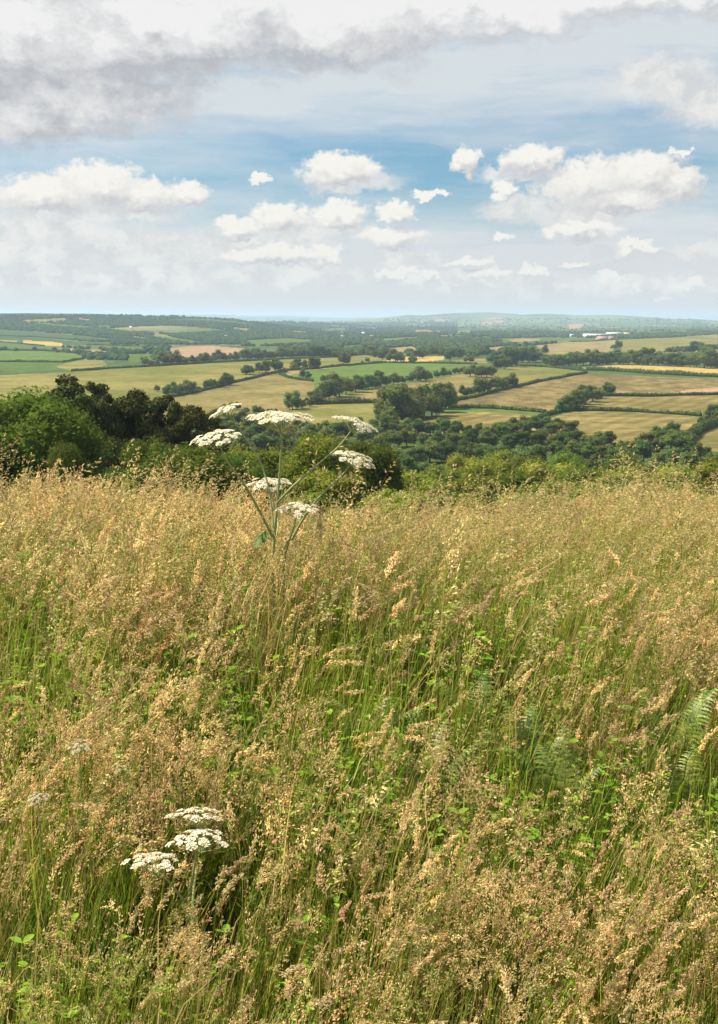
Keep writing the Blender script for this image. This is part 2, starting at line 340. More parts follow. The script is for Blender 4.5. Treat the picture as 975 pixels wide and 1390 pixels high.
def sheet(name, sel, m):
    Q = allQ[sel]
    if not len(Q): return
    u_, inv = np.unique(Q.ravel(), return_inverse=True)
    b = MB(); b.add(allV[u_], inv.reshape(-1, 4)); o = b.build(name, m, smooth=True); tag(o, kind='structure'); return o
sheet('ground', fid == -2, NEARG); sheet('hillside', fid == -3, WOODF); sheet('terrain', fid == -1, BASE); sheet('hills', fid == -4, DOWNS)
for k, (m, P) in enumerate(FW): sheet('field', fid == k, m)
# ------------------------------------------------------------------ trees
def ico(sub=1):
    t = (1 + 5**.5) / 2
    V = [(-1, t, 0), (1, t, 0), (-1, -t, 0), (1, -t, 0), (0, -1, t), (0, 1, t), (0, -1, -t), (0, 1, -t), (t, 0, -1), (t, 0, 1), (-t, 0, -1), (-t, 0, 1)]
    Fc = [(0, 11, 5), (0, 5, 1), (0, 1, 7), (0, 7, 10), (0, 10, 11), (1, 5, 9), (5, 11, 4), (11, 10, 2), (10, 7, 6), (7, 1, 8), (3, 9, 4), (3, 4, 2), (3, 2, 6), (3, 6, 8), (3, 8, 9), (4, 9, 5), (2, 4, 11), (6, 2, 10), (8, 6, 7), (9, 8, 1)]
    V = [np.array(v) / math.hypot(1, t) for v in V]
    for _ in range(sub):
        cache = {}; nf = []
        def mid(a, b):
            k = (min(a, b), max(a, b))
            if k not in cache: v = V[a] + V[b]; V.append(v / np.linalg.norm(v)); cache[k] = len(V) - 1
            return cache[k]
        for a, b, c in Fc:
            x, y_, z = mid(a, b), mid(b, c), mid(c, a); nf += [(a, x, z), (b, y_, x), (c, z, y_), (x, y_, z)]
        Fc = nf
    return np.array(V), np.array(Fc)
IV, IF = ico(1); IV0, IF0 = ico(0)
def cards(mb, P, Nn, size, r, C, aspect=.62, jit=.7, bend=True):
    """many small leaf sprays: pointed quads at P facing roughly along Nn"""
    n = len(P); d = Nn + r.normal(0, jit, (n, 3)); d /= np.linalg.norm(d, axis=1)[:, None] + 1e-9
    a = np.cross(d, r.normal(0, 1, (n, 3))); a /= np.linalg.norm(a, axis=1)[:, None] + 1e-9; b = np.cross(d, a)
    s = (size * r.uniform(.55, 1.35, n))[:, None]
    V = np.stack([P - a * s, P - b * s * aspect + d * s * .12, P + a * s, P + b * s * aspect + d * s * .12], 1).reshape(-1, 3)
    q = np.arange(n)[:, None] * 4 + np.arange(4)[None]
    mb.add(V, q, None, np.repeat(C, 4, 0) if C.ndim == 2 else C)
def crown(seed, n, size, lobes=14, shape='round', col=(.06, .10, .02), var=.25, core=True, squash=1.0, top=1.0):
    """crown of unit height (z 0.12..1) and about unit width"""
    r = np.random.default_rng(seed); mb = MB(); cs = []
    for i in range(lobes):
        th = r.uniform(0, 2 * math.pi); 
        if shape == 'round':
            z = r.uniform(.24, .84); w = .36 * math.sqrt(max(0.03, 1 - ((z - .5) / .48)**2)); rad = r.uniform(.13, .22)
        elif shape == 'bush':
            z = r.uniform(.12, .76); w = .42 * math.sqrt(max(.03, 1 - (z / .95)**2)); rad = r.uniform(.13, .23)
        elif shape == 'tall':
            z = r.uniform(.15, .88); w = .26 * math.sqrt(max(0.03, 1 - ((z - .45) / .52)**2)); rad = r.uniform(.10, .17)
        else:   # pine: tiers of boughs that narrow upward, ragged
            z = .16 + .78 * (i / (lobes - 1)); w = (.30 * (1 - z)**.7 + .03) * r.uniform(.4, 1.25); rad = .05 + .09 * (1 - z) + r.uniform(0, .03)
        k = math.sqrt(r.uniform(.25, 1)) if shape != 'pine' else 1
        cs.append((w * k * math.cos(th), w * k * math.sin(th), z, rad))
    if shape != 'pine': cs.append((0, 0, .5, .3 if shape != 'tall' else .2))
    else: cs.append((0, 0, .93, .035))
    cs = np.array(cs); wts = cs[:, 3]**2; wts /= wts.sum()
    k = r.choice(len(cs), n, p=wts); d = r.normal(0, 1, (n, 3)); d /= np.linalg.norm(d, axis=1)[:, None]
    flat = .55 if shape == 'pine' else .9
    rr = cs[k, 3] * r.uniform(.80, 1.10, n)
    # break the lobe surface into twig clumps
    f = np.sin(d[:, 0] * 9 + k * 1.7) * np.sin(d[:, 1] * 8 + k) * np.sin(d[:, 2] * 9 + k * .6)
    rr = rr * (1 + .22 * f); P = cs[k, :3] + d * rr[:, None] * np.array([1, 1, flat])
    keep = P[:, 2] > .03; P = P[keep]; d = d[keep]; k = k[keep]
    lob = r.uniform(1 - var, 1 + var, len(cs)); lh = r.uniform(-.12, .12, len(cs))
    C = np.array(col)[None] * (lob[k] * r.uniform(.75, 1.25, len(k)))[:, None]; C[:, 0] *= 1 + lh[k] + r.uniform(-.15, .15, len(k))
    cards(mb, P, d * .9 + np.array([0, 0, .25]), size, r, C)
    if core:
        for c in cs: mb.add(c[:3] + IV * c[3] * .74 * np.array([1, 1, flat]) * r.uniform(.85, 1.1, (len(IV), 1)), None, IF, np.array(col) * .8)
    mb.centres = cs
    return mb
BARK = plain('bark', (.11, .085, .06), .9)
def trunk(mb_c, seed, rad=.028, lean=.02, kk=6, top=.8):
    r = np.random.default_rng(seed); mb = MB(); z = np.linspace(-.03, top, 7)
    pts = np.stack([lean * np.sin(z * 3 + seed), lean * np.cos(z * 4), z], 1); tube(mb, pts, rad * (1.15 - z * 1.1).clip(.12), 7)
    for c in mb_c.centres[:kk]:
        z0 = c[2] * .55; a = np.array([lean * math.sin(z0 * 3 + seed), lean * math.cos(z0 * 4), z0]); b = c[:3]
        mid = .5 * (a + b) + np.array([0, 0, -.03]); tube(mb, [a, mid, b], [rad * .5, rad * .35, rad * .15], 5)
    return mb
LEAF = leafy('leaves', tint=(1.18, 1.15, 1.1), transl=.34, rand=.28, hue=.022)
LEAFP = leafy('pine_needles', tint=(1.75, 1.7, 1.5), transl=.08, rand=.12, hue=.01)
PROTO = {}
def proto(kind, i, *a, **k):
    tr = k.pop('tr', {}); m = k.pop('mat', LEAF)
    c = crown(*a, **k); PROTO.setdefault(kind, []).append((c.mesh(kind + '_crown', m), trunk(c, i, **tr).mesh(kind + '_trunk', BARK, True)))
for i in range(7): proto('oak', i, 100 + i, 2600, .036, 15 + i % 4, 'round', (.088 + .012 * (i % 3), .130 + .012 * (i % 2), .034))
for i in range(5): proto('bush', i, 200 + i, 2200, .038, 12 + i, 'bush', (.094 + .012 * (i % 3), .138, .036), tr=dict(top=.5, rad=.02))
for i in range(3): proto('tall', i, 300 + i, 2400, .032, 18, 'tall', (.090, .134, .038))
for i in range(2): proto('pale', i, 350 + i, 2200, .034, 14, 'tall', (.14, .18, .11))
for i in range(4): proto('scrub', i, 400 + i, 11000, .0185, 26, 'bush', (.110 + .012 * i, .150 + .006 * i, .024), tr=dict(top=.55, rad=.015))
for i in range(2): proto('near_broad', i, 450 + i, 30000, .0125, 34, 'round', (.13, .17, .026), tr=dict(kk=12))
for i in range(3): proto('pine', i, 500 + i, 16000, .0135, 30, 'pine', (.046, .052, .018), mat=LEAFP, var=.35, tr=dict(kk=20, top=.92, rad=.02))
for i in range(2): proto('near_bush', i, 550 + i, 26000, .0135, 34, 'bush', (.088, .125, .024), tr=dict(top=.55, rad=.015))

def tree(kind, X, Y, h, w, label, group=None, i=None, name='tree', cat='tree', sink=0.0, rz=None):
    r = random.Random(int(X * 13 + Y * 7)); ps = PROTO[kind]; cm, tm = ps[r.randrange(len(ps)) if i is None else i]
    o = empty(name, (X, Y, float(terrain(X, Y)) - sink * h), r.uniform(0, 6.28) if rz is None else rz)
    o.scale = (w, w, h); tag(o, label, cat, group)
    for nm, me in (('crown', cm), ('trunk', tm)):
        c = bpy.data.objects.new(nm, me); COL.objects.link(c); c.parent = o
    return o
ORD = ['first', 'second', 'third', 'fourth', 'fifth', 'sixth', 'seventh', 'eighth', 'ninth', 'tenth', 'eleventh', 'twelfth', 'thirteenth', 'fourteenth', 'fifteenth', 'sixteenth', 'seventeenth', 'eighteenth', 'nineteenth', 'twentieth',
       'twenty-first', 'twenty-second', 'twenty-third', 'twenty-fourth', 'twenty-fifth', 'twenty-sixth', 'twenty-seventh', 'twenty-eighth', 'twenty-ninth', 'thirtieth', 'thirty-first', 'thirty-second', 'thirty-third', 'thirty-fourth', 'thirty-fifth', 'thirty-sixth']
ORD += [t + '-' + u for t in ('thirty', 'forty', 'fifty') for u in ORD[:9]][6:]
def px_tree(px, py, hpx, wr, kind, label, group=None, **k):
    h = hit(px, py)
    if h is None: return
    dep = (h - EYE) @ FWD; H = hpx / F * dep
    return tree(kind, h[0], h[1], H, H * wr, label, group, **k)
def row(items, where, group, kinds=('oak', 'bush'), zoom=None, size=1.0, wr=1.05):
    """items: (x, base y, height) in a zoomed view of the photo; labelled by their order in the row"""
    items = sorted(items, key=lambda t: t[0]); n = len(items)
    for k, (x, y_, h) in enumerate(items):
        if zoom: x, y_, h = zoom[0] + x / zoom[2], zoom[1] + y_ / zoom[2], h / zoom[2]
        r = random.Random(k * 31 + int(x)); kd = kinds[0] if h > 9 else kinds[-1]
        wd = 'tall rounded' if h > 16 else ('rounded' if h > 9 else 'low')
        nm = 'tree' if h > 6 else 'bush'
        lab = f'{wd} {nm}, {ORD[k]} from left in {where}'
        px_tree(x, y_, h * size, wr * r.uniform(.9, 1.25), kd, lab, group, name=nm, cat=nm)
z2 = (190, 420, 4.875); z3 = (380, 420, 4.875); z4 = (570, 420, 4.875); z5 = (775, 420, 4.875); z8 = (775, 520, 4.875)
row([(30, 370, 60), (75, 372, 42), (112, 372, 45), (155, 368, 92), (190, 366, 60), (225, 366, 95), (262, 364, 50), (300, 362, 52), (350, 358, 55), (385, 356, 48), (425, 352, 68), (470, 350, 48), (500, 346, 60), (530, 344, 78), (565, 342, 50), (600, 338, 50), (640, 336, 58), (690, 334, 78), (725, 332, 60), (765, 330, 78), (800, 330, 58), (835, 329, 64), (870, 328, 55), (905, 328, 66), (950, 326, 75)],
    'the dark row topping the dry pasture', 'trees along the top of the long pasture', zoom=z2)
row([(10, 324, 66), (45, 322, 60), (75, 320, 62), (105, 320, 78), (135, 319, 64), (165, 319, 66), (200, 318, 80), (232, 317, 84), (268, 317, 84), (300, 317, 66), (330, 316, 62), (360, 317, 66), (392, 317, 58), (470, 317, 45), (515, 302, 42), (548, 300, 48), (585, 296, 76), (632, 318, 48)],
    'the wooded row behind the lone field oak', 'wooded row behind the lone oak', zoom=z3)
row([(115, 545, 48), (180, 573, 80), (218, 572, 100), (252, 565, 70), (300, 560, 92), (340, 553, 84), (390, 538, 36), (448, 524, 62), (485, 518, 62), (532, 514, 62), (580, 502, 88), (700, 430, 66), (730, 428, 58), (787, 420, 72), (838, 415, 82), (900, 412, 92), (958, 412, 32)],
    'the hedge crossing the dry pasture', 'trees in the hedge across the pasture', zoom=z2)
row([(500, 690, 42), (550, 670, 46), (610, 665, 52), (650, 660, 50), (700, 690, 45), (770, 690, 60), (800, 690, 52), (860, 705, 52), (905, 700, 48)], 'the clump behind the tallest flower heads', 'clump behind the flower heads', zoom=z2)
px_tree(467, 496, 19, 1.0, 'oak', 'lone round oak at the near edge of the pasture above the green field', cat='tree', i=2)
row([(88, 398, 50), (122, 396, 72), (158, 393, 62), (228, 393, 84)], 'the loose group left of the lone oak', 'loose group left of the lone oak', zoom=z3)
row([(30, 418, 30), (150, 450, 60), (190, 455, 48), (350, 378, 20), (545, 355, 20), (580, 345, 30)], 'the scatter round the left end of the green field', 'scattered small trees', zoom=z3)
row([(85, 662, 128), (150, 655, 68), (195, 645, 68), (230, 628, 88), (270, 605, 128), (330, 592, 125), (390, 578, 158), (440, 562, 112), (505, 548, 118), (550, 532, 66), (590, 527, 102), (632, 520, 80), (670, 512, 108), (712, 505, 66), (752, 498, 80), (810, 492, 52), (860, 480, 56), (910, 474, 104), (965, 470, 66)],
    'the big hedgerow below the bright green field', 'big hedgerow trees below the green field', zoom=z3)
row([(290, 480, 48), (325, 475, 52)], 'the pair inside the green field edge', 'pair at the green field edge', zoom=z3)
row([(680, 335, 78), (730, 345, 60), (765, 352, 92), (800, 350, 60), (880, 358, 58), (905, 322, 60), (940, 322, 56)], 'the left row by the wheat strip', 'trees by the wheat strip', zoom=z3)
row([(15, 310, 58), (50, 308, 52), (80, 308, 60), (130, 308, 68), (165, 308, 52), (200, 342, 92), (265, 322, 70), (305, 352, 52), (335, 355, 62), (370, 318, 50), (410, 305, 56), (450, 302, 52)], 'the right row by the wheat strip', 'trees behind the wheat strip', zoom=z4)
row([(5, 478, 90), (35, 470, 66), (65, 464, 50), (115, 452, 50), (160, 444, 62), (190, 434, 42), (235, 428, 48), (265, 426, 44), (300, 424, 50), (335, 445, 84), (370, 447, 84), (405, 450, 82), (445, 448, 84), (475, 440, 66)], 'the hedge between green field and pale pasture', 'trees between green field and pale pasture', zoom=z4)
row([(470, 350, 62), (520, 394, 92), (560, 396, 100), (585, 352, 84), (610, 380, 132), (650, 352, 102), (685, 352, 106), (722, 352, 112), (765, 350, 92), (825, 292, 58), (840, 374, 82), (880, 379, 84), (925, 380, 84), (960, 378, 92)], 'the wood left of the gold field', 'wood left of the gold field', zoom=z4)
row([(290, 582, 82), (330, 572, 60), (365, 562, 66), (405, 558, 110), (450, 550, 104), (500, 535, 92), (548, 528, 76), (588, 520, 98), (616, 514, 76)], 'the clump on the diagonal hedge', 'clump on the diagonal hedge', zoom=z4)
row([(5, 372, 92), (40, 372, 98), (85, 370, 84), (130, 369, 114), (165, 369, 92), (195, 368, 90), (230, 367, 84), (265, 366, 92), (320, 366, 112), (350, 367, 88), (385, 367, 106), (440, 368, 98), (475, 369, 92), (512, 370, 118), (550, 372, 90), (580, 373, 96), (620, 374, 80), (655, 376, 86), (700, 378, 92), (745, 380, 82), (790, 382, 84), (830, 384, 104), (880, 388, 150), (930, 388, 112), (968, 390, 104), (1010, 392, 100)],
    'the long dark row behind the gold field', 'long row behind the gold field', zoom=z5, wr=1.15)
row([(30, 398, 24), (65, 400, 26), (175, 402, 12), (255, 408, 19), (303, 411, 22), (487, 428, 24)], 'the sparse line fronting the gold field', 'bushes in front of the gold field', zoom=z5, wr=1.3)
px_tree(825.5, 536, 18, 1.22, 'oak', 'lone round tree beside the dark clump in the ploughed field', cat='tree', i=0)
row([(5, 668, 100), (35, 655, 130), (65, 640, 124), (100, 628, 130), (140, 612, 108), (180, 590, 78), (-30, 672, 110), (-60, 680, 80)], 'the dark clump left of the lone round tree', 'dark clump by the lone round tree', zoom=z5)
row([(315, 258, 54), (270, 258, 22), (285, 258, 30)], 'the small group between two far fields', 'small group between far fields', zoom=z5)
row([(640, 285, 40), (680, 282, 42), (720, 284, 44), (760, 285, 46), (800, 286, 50), (845, 287, 80), (890, 280, 50), (935, 275, 48), (970, 270, 44)], 'the band behind the tall right-hand trees', 'band of trees behind the right-hand row', zoom=z5, wr=1.5)
row([(560, 574, 22), (590, 573, 18), (650, 568, 20), (690, 566, 16)], 'the bare hedge at the end of the ploughed field', 'bushes at the ploughed field end', zoom=z5, wr=1.5)
row([(940, 245, 112), (985, 240, 110), (900, 265, 56), (868, 285, 66), (838, 318, 64), (810, 335, 58), (960, 265, 90)], 'the hedge left of the gold-brown corner field', 'trees by the gold-brown corner field', zoom=z8)
row([(516, 574, 95 / 4.875), (527, 579, 24), (538, 575, 56), (548, 570, 50), (556, 576, 38), (566, 566, 40), (575, 568, 44), (586, 565, 46), (597, 560, 42), (606, 555, 38)], 'the great clump above the valley wood', 'great clump above the valley wood', wr=.95)
row([(690, 586, 16), (700, 586, 20), (715, 586, 22), (730, 586, 23), (745, 586, 22), (760, 586, 20), (775, 588, 18)], 'the dark spur of wood under the curved hedge', 'dark spur under the curved hedge', wr=1.2)
# the valley wood: rows of crowns one behind another
r = random.Random(5)
TOP = [(-60, 600), (280, 590), (300, 574), (390, 582), (440, 584), (500, 584), (560, 588), (620, 588), (700, 590), (760, 590), (800, 604), (850, 612), (880, 606), (900, 592), (940, 596), (975, 622), (1040, 622)]
cnt = 0; wl = []
for ly in range(4):
    x = 285 + ly * 9
    while x < 1010:
        yb = np.interp(x, *zip(*TOP)) + ly * (13 + 3 * ly) + 4 + r.uniform(-3, 4); h = r.uniform(17, 25) * (1 + ly * .22)
        if not (940 < x < 1010 and ly == 0): wl.append((x, yb, h, ly))
        x += h * r.uniform(.66, .9)
names = ['back edge', 'second line', 'third line', 'front line']
for ly in range(4):
    L_ = [t for t in wl if t[3] == ly]
    for k, (x, yb, h, _) in enumerate(L_):
        kd = r.choice(['oak', 'oak', 'bush', 'tall'])
        px_tree(x, yb, h, r.uniform(1.1, 1.45), kd, f'rounded tree in the {names[ly]} of the valley wood, {ORD[k]} from the left', 'trees of the valley wood')
        cnt += 1
px_tree(933, 634, 24, .8, 'pale', 'pale silvery tree at the right end of the valley wood')
px_tree(911, 583, 13, 1.3, 'pale', 'pale grey bush at the corner of the hay field', name='bush', cat='bush')
px_tree(919, 585, 12, 1.2, 'pale', 'second pale grey bush, right of the corner of the hay field', name='bush', cat='bush')
print('wood trees', cnt)

def near(kind, px, ptop, Y, wpx, label, hr=None, cat='tree', name='tree', i=None, gz=None, group=None, base=None):
    """a tree Y metres off whose top and width are as in the photo, rooted in the ground"""
    t = at(px, ptop, Y); g = float(terrain(t[0], Y)); W = wpx / F * Y
    H = t[2] - g
    return tree(kind, t[0], Y, H, W, label, group, i=i, name=name, cat=cat)
near('near_broad', 38, 528, 78, 215, 'large bright green broadleaf tree at the left edge', i=0)
near('near_broad', -75, 535, 84, 190, 'green broadleaf tree cut by the left edge of the view', i=1)
near('near_bush', 92, 590, 66, 66, 'small bright green tree in front of the dark pines', i=1)
near('pine', 92, 505, 108, 204, 'dark pine behind the large bright green tree, leftmost pine', i=0)
near('pine', 134, 513, 104, 125, 'tallest pointed pine of the dark group', i=1)
near('pine', 120, 530, 100, 153, 'dark pine with brown lower boughs left of the pointed one', i=2)
near('pine', 163, 535, 106, 136, 'broad dark pine just right of the pointed one', i=0)
near('pine', 186, 524, 104, 170, 'wide topped dark pine in the middle of the group', i=2)
near('pine', 214, 531, 108, 153, 'dark pine right of the wide topped one', i=1)
near('pine', 240, 541, 106, 105, 'slender dark pine near the right end of the group', i=0)
near('pine', 262, 546, 104, 142, 'dark pine second from the right end of the group', i=2)
near('pine', 283, 556, 108, 108, 'last dark pine at the right end of the group', i=1)
near('near_bush', 205, 586, 62, 90, 'mid green rounded bush in front of the pines', name='bush', cat='bush', i=1)
near('near_bush', 170, 624, 50, 90, 'low olive bush left of the wide one', name='bush', cat='bush', i=0)
near('near_bush', 240, 598, 46, 190, 'wide olive bush beneath the pines at the meadow edge', name='bush', cat='bush', i=1)
near('near_bush', 318, 604, 50, 120, 'olive bush behind the left flower heads', name='bush', cat='bush', i=0)
near('scrub', 352, 596, 90, 120, 'dark green tree behind the hogweed stems', i=2)
near('near_broad', 428, 586, 84, 112, 'bright green round tree right of the main hogweed stem', i=1)
near('near_bush', 500, 590, 88, 110, 'olive green tree behind the upper right flower head', i=0)
near('scrub', 455, 628, 66, 120, 'dark bush under the bright round tree', name='bush', cat='bush', i=1)
SC = [(560, 632, 150, 110), (612, 622, 170, 90), (660, 612, 185, 95), (705, 606, 200, 90), (745, 615, 180, 100), (800, 620, 170, 100), (850, 625, 160, 95), (890, 632, 150, 90), (940, 622, 110, 130), (990, 615, 105, 120),
      (585, 652, 100, 120), (650, 640, 120, 110), (700, 634, 125, 110), (765, 645, 105, 120), (825, 648, 100, 110), (880, 655, 95, 100), (620, 668, 75, 110), (540, 660, 80, 110), (720, 665, 75, 120), (800, 672, 70, 110), (930, 662, 75, 110), (680, 600, 230, 60), (770, 602, 220, 60), (630, 606, 220, 60), (845, 608, 220, 60)]
for k, (x, t, Y, wpx) in enumerate(sorted(SC)):
    near('scrub', x, t, Y, wpx, f'yellow-green scrub bush below the valley wood, {ORD[k]} from the left', name='bush', cat='bush', group='scrub bushes on the slope')

# ------------------------------------------------------------------ hedges: each a winding strip of leaf sprays
HEDGE = leafy('hedge_leaves', transl=.2, rand=.1)
def hedge(pts, label, hpx=2.2, col=(.072, .105, .028), wid=1.8, hm=1.7):
    P = []
    for (a, b) in zip(pts[:-1], pts[1:]):
        k = max(1, int(math.dist(a, b) / 4))
        for j in range(k): P.append((a[0] + (b[0] - a[0]) * j / k, a[1] + (b[1] - a[1]) * j / k))
    P.append(pts[-1]); W = [hit(*p) for p in P]; W = np.array([w_ for w_ in W if w_ is not None])
    if len(W) < 2: return
    seg = np.linalg.norm(np.diff(W[:, :2], axis=0), axis=1); s = np.r_[0, np.cumsum(seg)]; Lg = s[-1]
    r = np.random.default_rng(int(abs(pts[0][0]) * 7 + pts[0][1])); step = max(1.0, Lg / 400); ss = np.arange(0, Lg, step)
    X = np.interp(ss, s, W[:, 0]); Y = np.interp(ss, s, W[:, 1]); X += .6 * np.sin(ss / 11); Z = terrain(X, Y)
    mb = MB(); hh = hm * (1 + .22 * np.sin(ss / 9.) * np.sin(ss / 23.) + r.uniform(-.15, .2, len(ss)))
    o0 = W[0].copy()
    for k in range(len(ss)):
        sc = np.array([max(step * .8, wid * .6), max(wid * .5, step * .5), hh[k] * .6])
        mb.add(np.array([X[k], Y[k], Z[k] + hh[k] * .42]) - o0 + IV0 * sc * r.uniform(.8, 1.15, (12, 1)), None, IF0, np.array(col) * r.uniform(.7, 1.2))
    n = len(ss) * 14; k = r.integers(0, len(ss), n); d = r.normal(0, 1, (n, 3)); d[:, 2] = abs(d[:, 2]); d /= np.linalg.norm(d, axis=1)[:, None]
    Pp = np.stack([X[k], Y[k], Z[k] + hh[k] * .42], 1) - o0 + d * np.stack([np.full(n, max(step * .8, wid * .6)), np.full(n, wid * .55), hh[k] * .65], 1)
    cards(mb, Pp, d, .45 * max(1, step * .6), r, np.array(col)[None] * r.uniform(.6, 1.4, (n, 1)))
    o = mb.build('hedge', HEDGE); o.location = o0; tag(o, label, 'hedge')
hedge([(229, 540), (272, 532), (313, 521), (354, 511), (387, 503.5), (431, 500.5), (468, 496.5), (523, 492.5), (580, 493), (648, 494.5)], 'long dark hedge crossing the dry pasture and topping the green field')
hedge([(427, 549), (470, 548), (517, 547)], 'short thick pale hedge between two yellow pastures left of the great clump', col=(.09, .12, .03), hm=2.6)
hedge([(611, 553.5), (672, 555), (714, 558), (742, 560.5)], 'hedge between the ploughed field and the bright green strip')
hedge([(703, 580), (714, 574.5), (735, 567.5), (744, 564.5), (760, 559.5), (779, 557)], 'curved hedge sweeping down to the valley wood')
hedge([(779, 557), (815, 558), (857, 559), (918, 562.5), (953, 565)], 'hedge between the two hay fields')
hedge([(601, 547), (648, 539), (672, 532), (701, 525.5), (735, 518), (770, 511.5), (797, 506.5)], 'diagonal hedge under the pale pasture')
hedge([(797, 503), (836, 504), (878, 507), (925, 510), (1000, 513), (1060, 516)], 'straight hedge along the near side of the gold field', hm=3)
hedge([(701, 496.5), (740, 498), (770, 501), (797, 504)], 'hedge running from the wood to the gold field')
hedge([(818, 537.5), (850, 538), (882, 538.5), (925, 537), (1000, 536), (1050, 535)], 'thin hedge right of the lone round tree')
hedge([(98, 504), (120, 503), (150, 500.5), (190, 498.5), (292, 492.5), (390, 487.5), (470, 484.5)], 'hedge along the top of the long dry pasture')
hedge([(-80, 474.5), (0, 475), (60, 476), (104, 479), (118, 483)], 'hedge over the bright green field at the left edge')
hedge([(-60, 490.5), (40, 491.5), (85, 492), (112, 487.5), (120, 483)], 'hedge curving under the bright green field at the left edge')
hedge([(-60, 464), (0, 464.5), (30, 467), (60, 470)], 'hedge above the small green field at the left edge')
hedge([(-60, 455.5), (0, 456), (50, 457.5), (110, 462.5), (156, 464.5)], 'hedge between the two dull green fields at the left')
hedge([(775, 464), (806, 463.5), (836, 461), (890, 459), (929, 457)], 'far hedge above the straw field at the upper right')
hedge([(838, 461), (838, 468), (836, 475)], 'short far hedge between the straw field and the green one')
hedge([(118, 468), (160, 469.5), (195, 470.5), (229, 469)], 'far hedge above the field left of the orange one')
hedge([(380, 508.5), (388, 512), (396, 514), (410, 516), (425, 518)], 'low hedge stub at the left tip of the green field')
hedge([(925, 604), (950, 588), (975, 576), (1010, 562)], 'thick hedge beside the gold-brown corner field', hm=3.5, wid=3)

# ------------------------------------------------------------------ far woodland: too many crowns to count
FARW = leafy('far_leaves', transl=.15, rand=0)
def woodland(name, label, regs, seed, size=(7, 12), dens=1.0, col=(.042, .068, .022)):
    r = np.random.default_rng(seed); V = []; mb = MB()
    PX = []; 
    for (x0, y0, x1, y1, n) in regs:
        a = r.uniform(x0, x1, int(n * dens)); b = r.uniform(y0, y1, int(n * dens)); PX += list(zip(a, b))
    W = hits(PX); W = W[W[:, 1] > 1150]
    ok = np.ones(len(W), bool)
    for m_, P in FW:
        if len(P) > 2: ok &= ~inpoly(P, W[:, 0], W[:, 1])
    # glades
    g = np.sin(W[:, 0] / 130 + 2 * np.sin(W[:, 1] / 300)) * np.sin(W[:, 1] / 210 + W[:, 0] / 500); ok &= g < .62
    W = W[ok]
    far_ = np.clip(W[:, 1] / 4000, .8, 2.2)
    for k, p in enumerate(W):
        s = r.uniform(*size) * far_[k]; sc = np.array([s * r.uniform(.8, 1.3), s * r.uniform(.8, 1.3), s * r.uniform(.7, 1.0)])
        V.append(p + np.array([0, 0, sc[2] * .3]) + IV * sc * .62 * r.uniform(.75, 1.2, (len(IV), 1)))
    n = len(W); Fs = (np.arange(n)[:, None, None] * len(IV) + IF[None]).reshape(-1, 3); C = np.repeat(np.array(col)[None] * r.uniform(.65, 1.35, (n, 1)), len(IV), 0)
    mb.add(np.concatenate(V), None, Fs, C); o = mb.build(name, FARW); tag(o, label, 'woodland', kind='stuff'); return o
woodland('woodland', 'dark wooded ridge and copses beyond the left-hand fields', [(-120, 428, 330, 445, 2600), (100, 432, 420, 462, 4200), (-100, 439, 160, 453, 1800), (120, 448, 330, 468, 1700), (-80, 462, 230, 500, 500), (150, 474, 230, 492, 130), (120, 478, 190, 500, 120)], 11, size=(4.5, 8), dens=1.5)
woodland('woodland', 'bluish woods filling the middle of the broad valley', [(330, 438, 620, 470, 4200), (380, 462, 560, 484, 900), (520, 452, 700, 470, 1500)], 12, size=(4.5, 8.5), dens=1.3)
woodland('woodland', 'tree belts round the far fields on the right', [(560, 453, 700, 476, 1400), (640, 450, 980, 459, 1500), (700, 466, 770, 470, 60), (775, 456, 980, 459, 260), (600, 466, 700, 482, 500), (800, 449, 1000, 456, 500)], 13, size=(5, 9))
woodland('woodland', 'blue wooded slopes of the distant downs', [(520, 432, 1010, 450, 800), (330, 438, 540, 446, 900)], 14, size=(2.6, 5.5), dens=1.6, col=(.05, .08, .03))

# ------------------------------------------------------------------ farm buildings and far houses
def shed(px, py, wpx, hpx, label, wall, roof, dm=18, long=True, name='farm_shed', cat='farm building', slope=.35):
    h = hit(px, py); W = wpx / F * h[1]; H = hpx / F * h[1]; rh = H * slope
    o = empty(name, h, 0.05); tag(o, label, cat)
    b = MB(); box(b, (0, 0, (H - rh) / 2 - .5), (W, dm, H - rh + 1)); b.build('wall', wall, o)
    b = MB(); ov = .4; x = W / 2 + ov; y_ = dm / 2 + ov; z0 = H - rh; t = .25
    V = np.array([(-x, -y_, z0), (x, -y_, z0), (x, 0, H), (-x, 0, H), (-x, y_, z0), (x, y_, z0)])
    V2 = V + np.array([0, 0, t]); b.add(np.vstack([V, V2]), [(0, 1, 2, 3), (3, 2, 5, 4), (6, 9, 8, 7), (9, 10, 11, 8), (0, 6, 7, 1), (4, 5, 11, 10)], [(0, 3, 9), (0, 9, 6), (3, 4, 10), (3, 10, 9), (1, 8, 2), (1, 7, 8), (2, 11, 5), (2, 8, 11)])
    b.build('roof', roof, o)
    n = max(1, int(W / 14))
    for k in range(n):
        b = MB(); box(b, (-W / 2 + W * (k + .5) / n, -dm / 2 - .06, (H - rh) * .38), (W / n * .45, .1, (H - rh) * .7)); b.build('door', DARKW, o)
    return o
DARKW = plain('dark_opening', (.06, .055, .05)); WHITEW = plain('white_wall', (.72, .70, .66)); GREYR = plain('pale_sheet_roof', (.62, .64, .66), .5)
OCHRE = plain('ochre_wall', (.55, .42, .24)); BRICK = plain('brick_wall', (.40, .24, .18)); SLATE = plain('slate_roof', (.20, .19, .20))
shed(806, 457.5, 29, 4.2, 'long pale farm shed with white roof on the far right skyline', WHITEW, GREYR)
shed(833, 455, 20, 3.8, 'ochre farm shed right of the long pale one', OCHRE, GREYR)
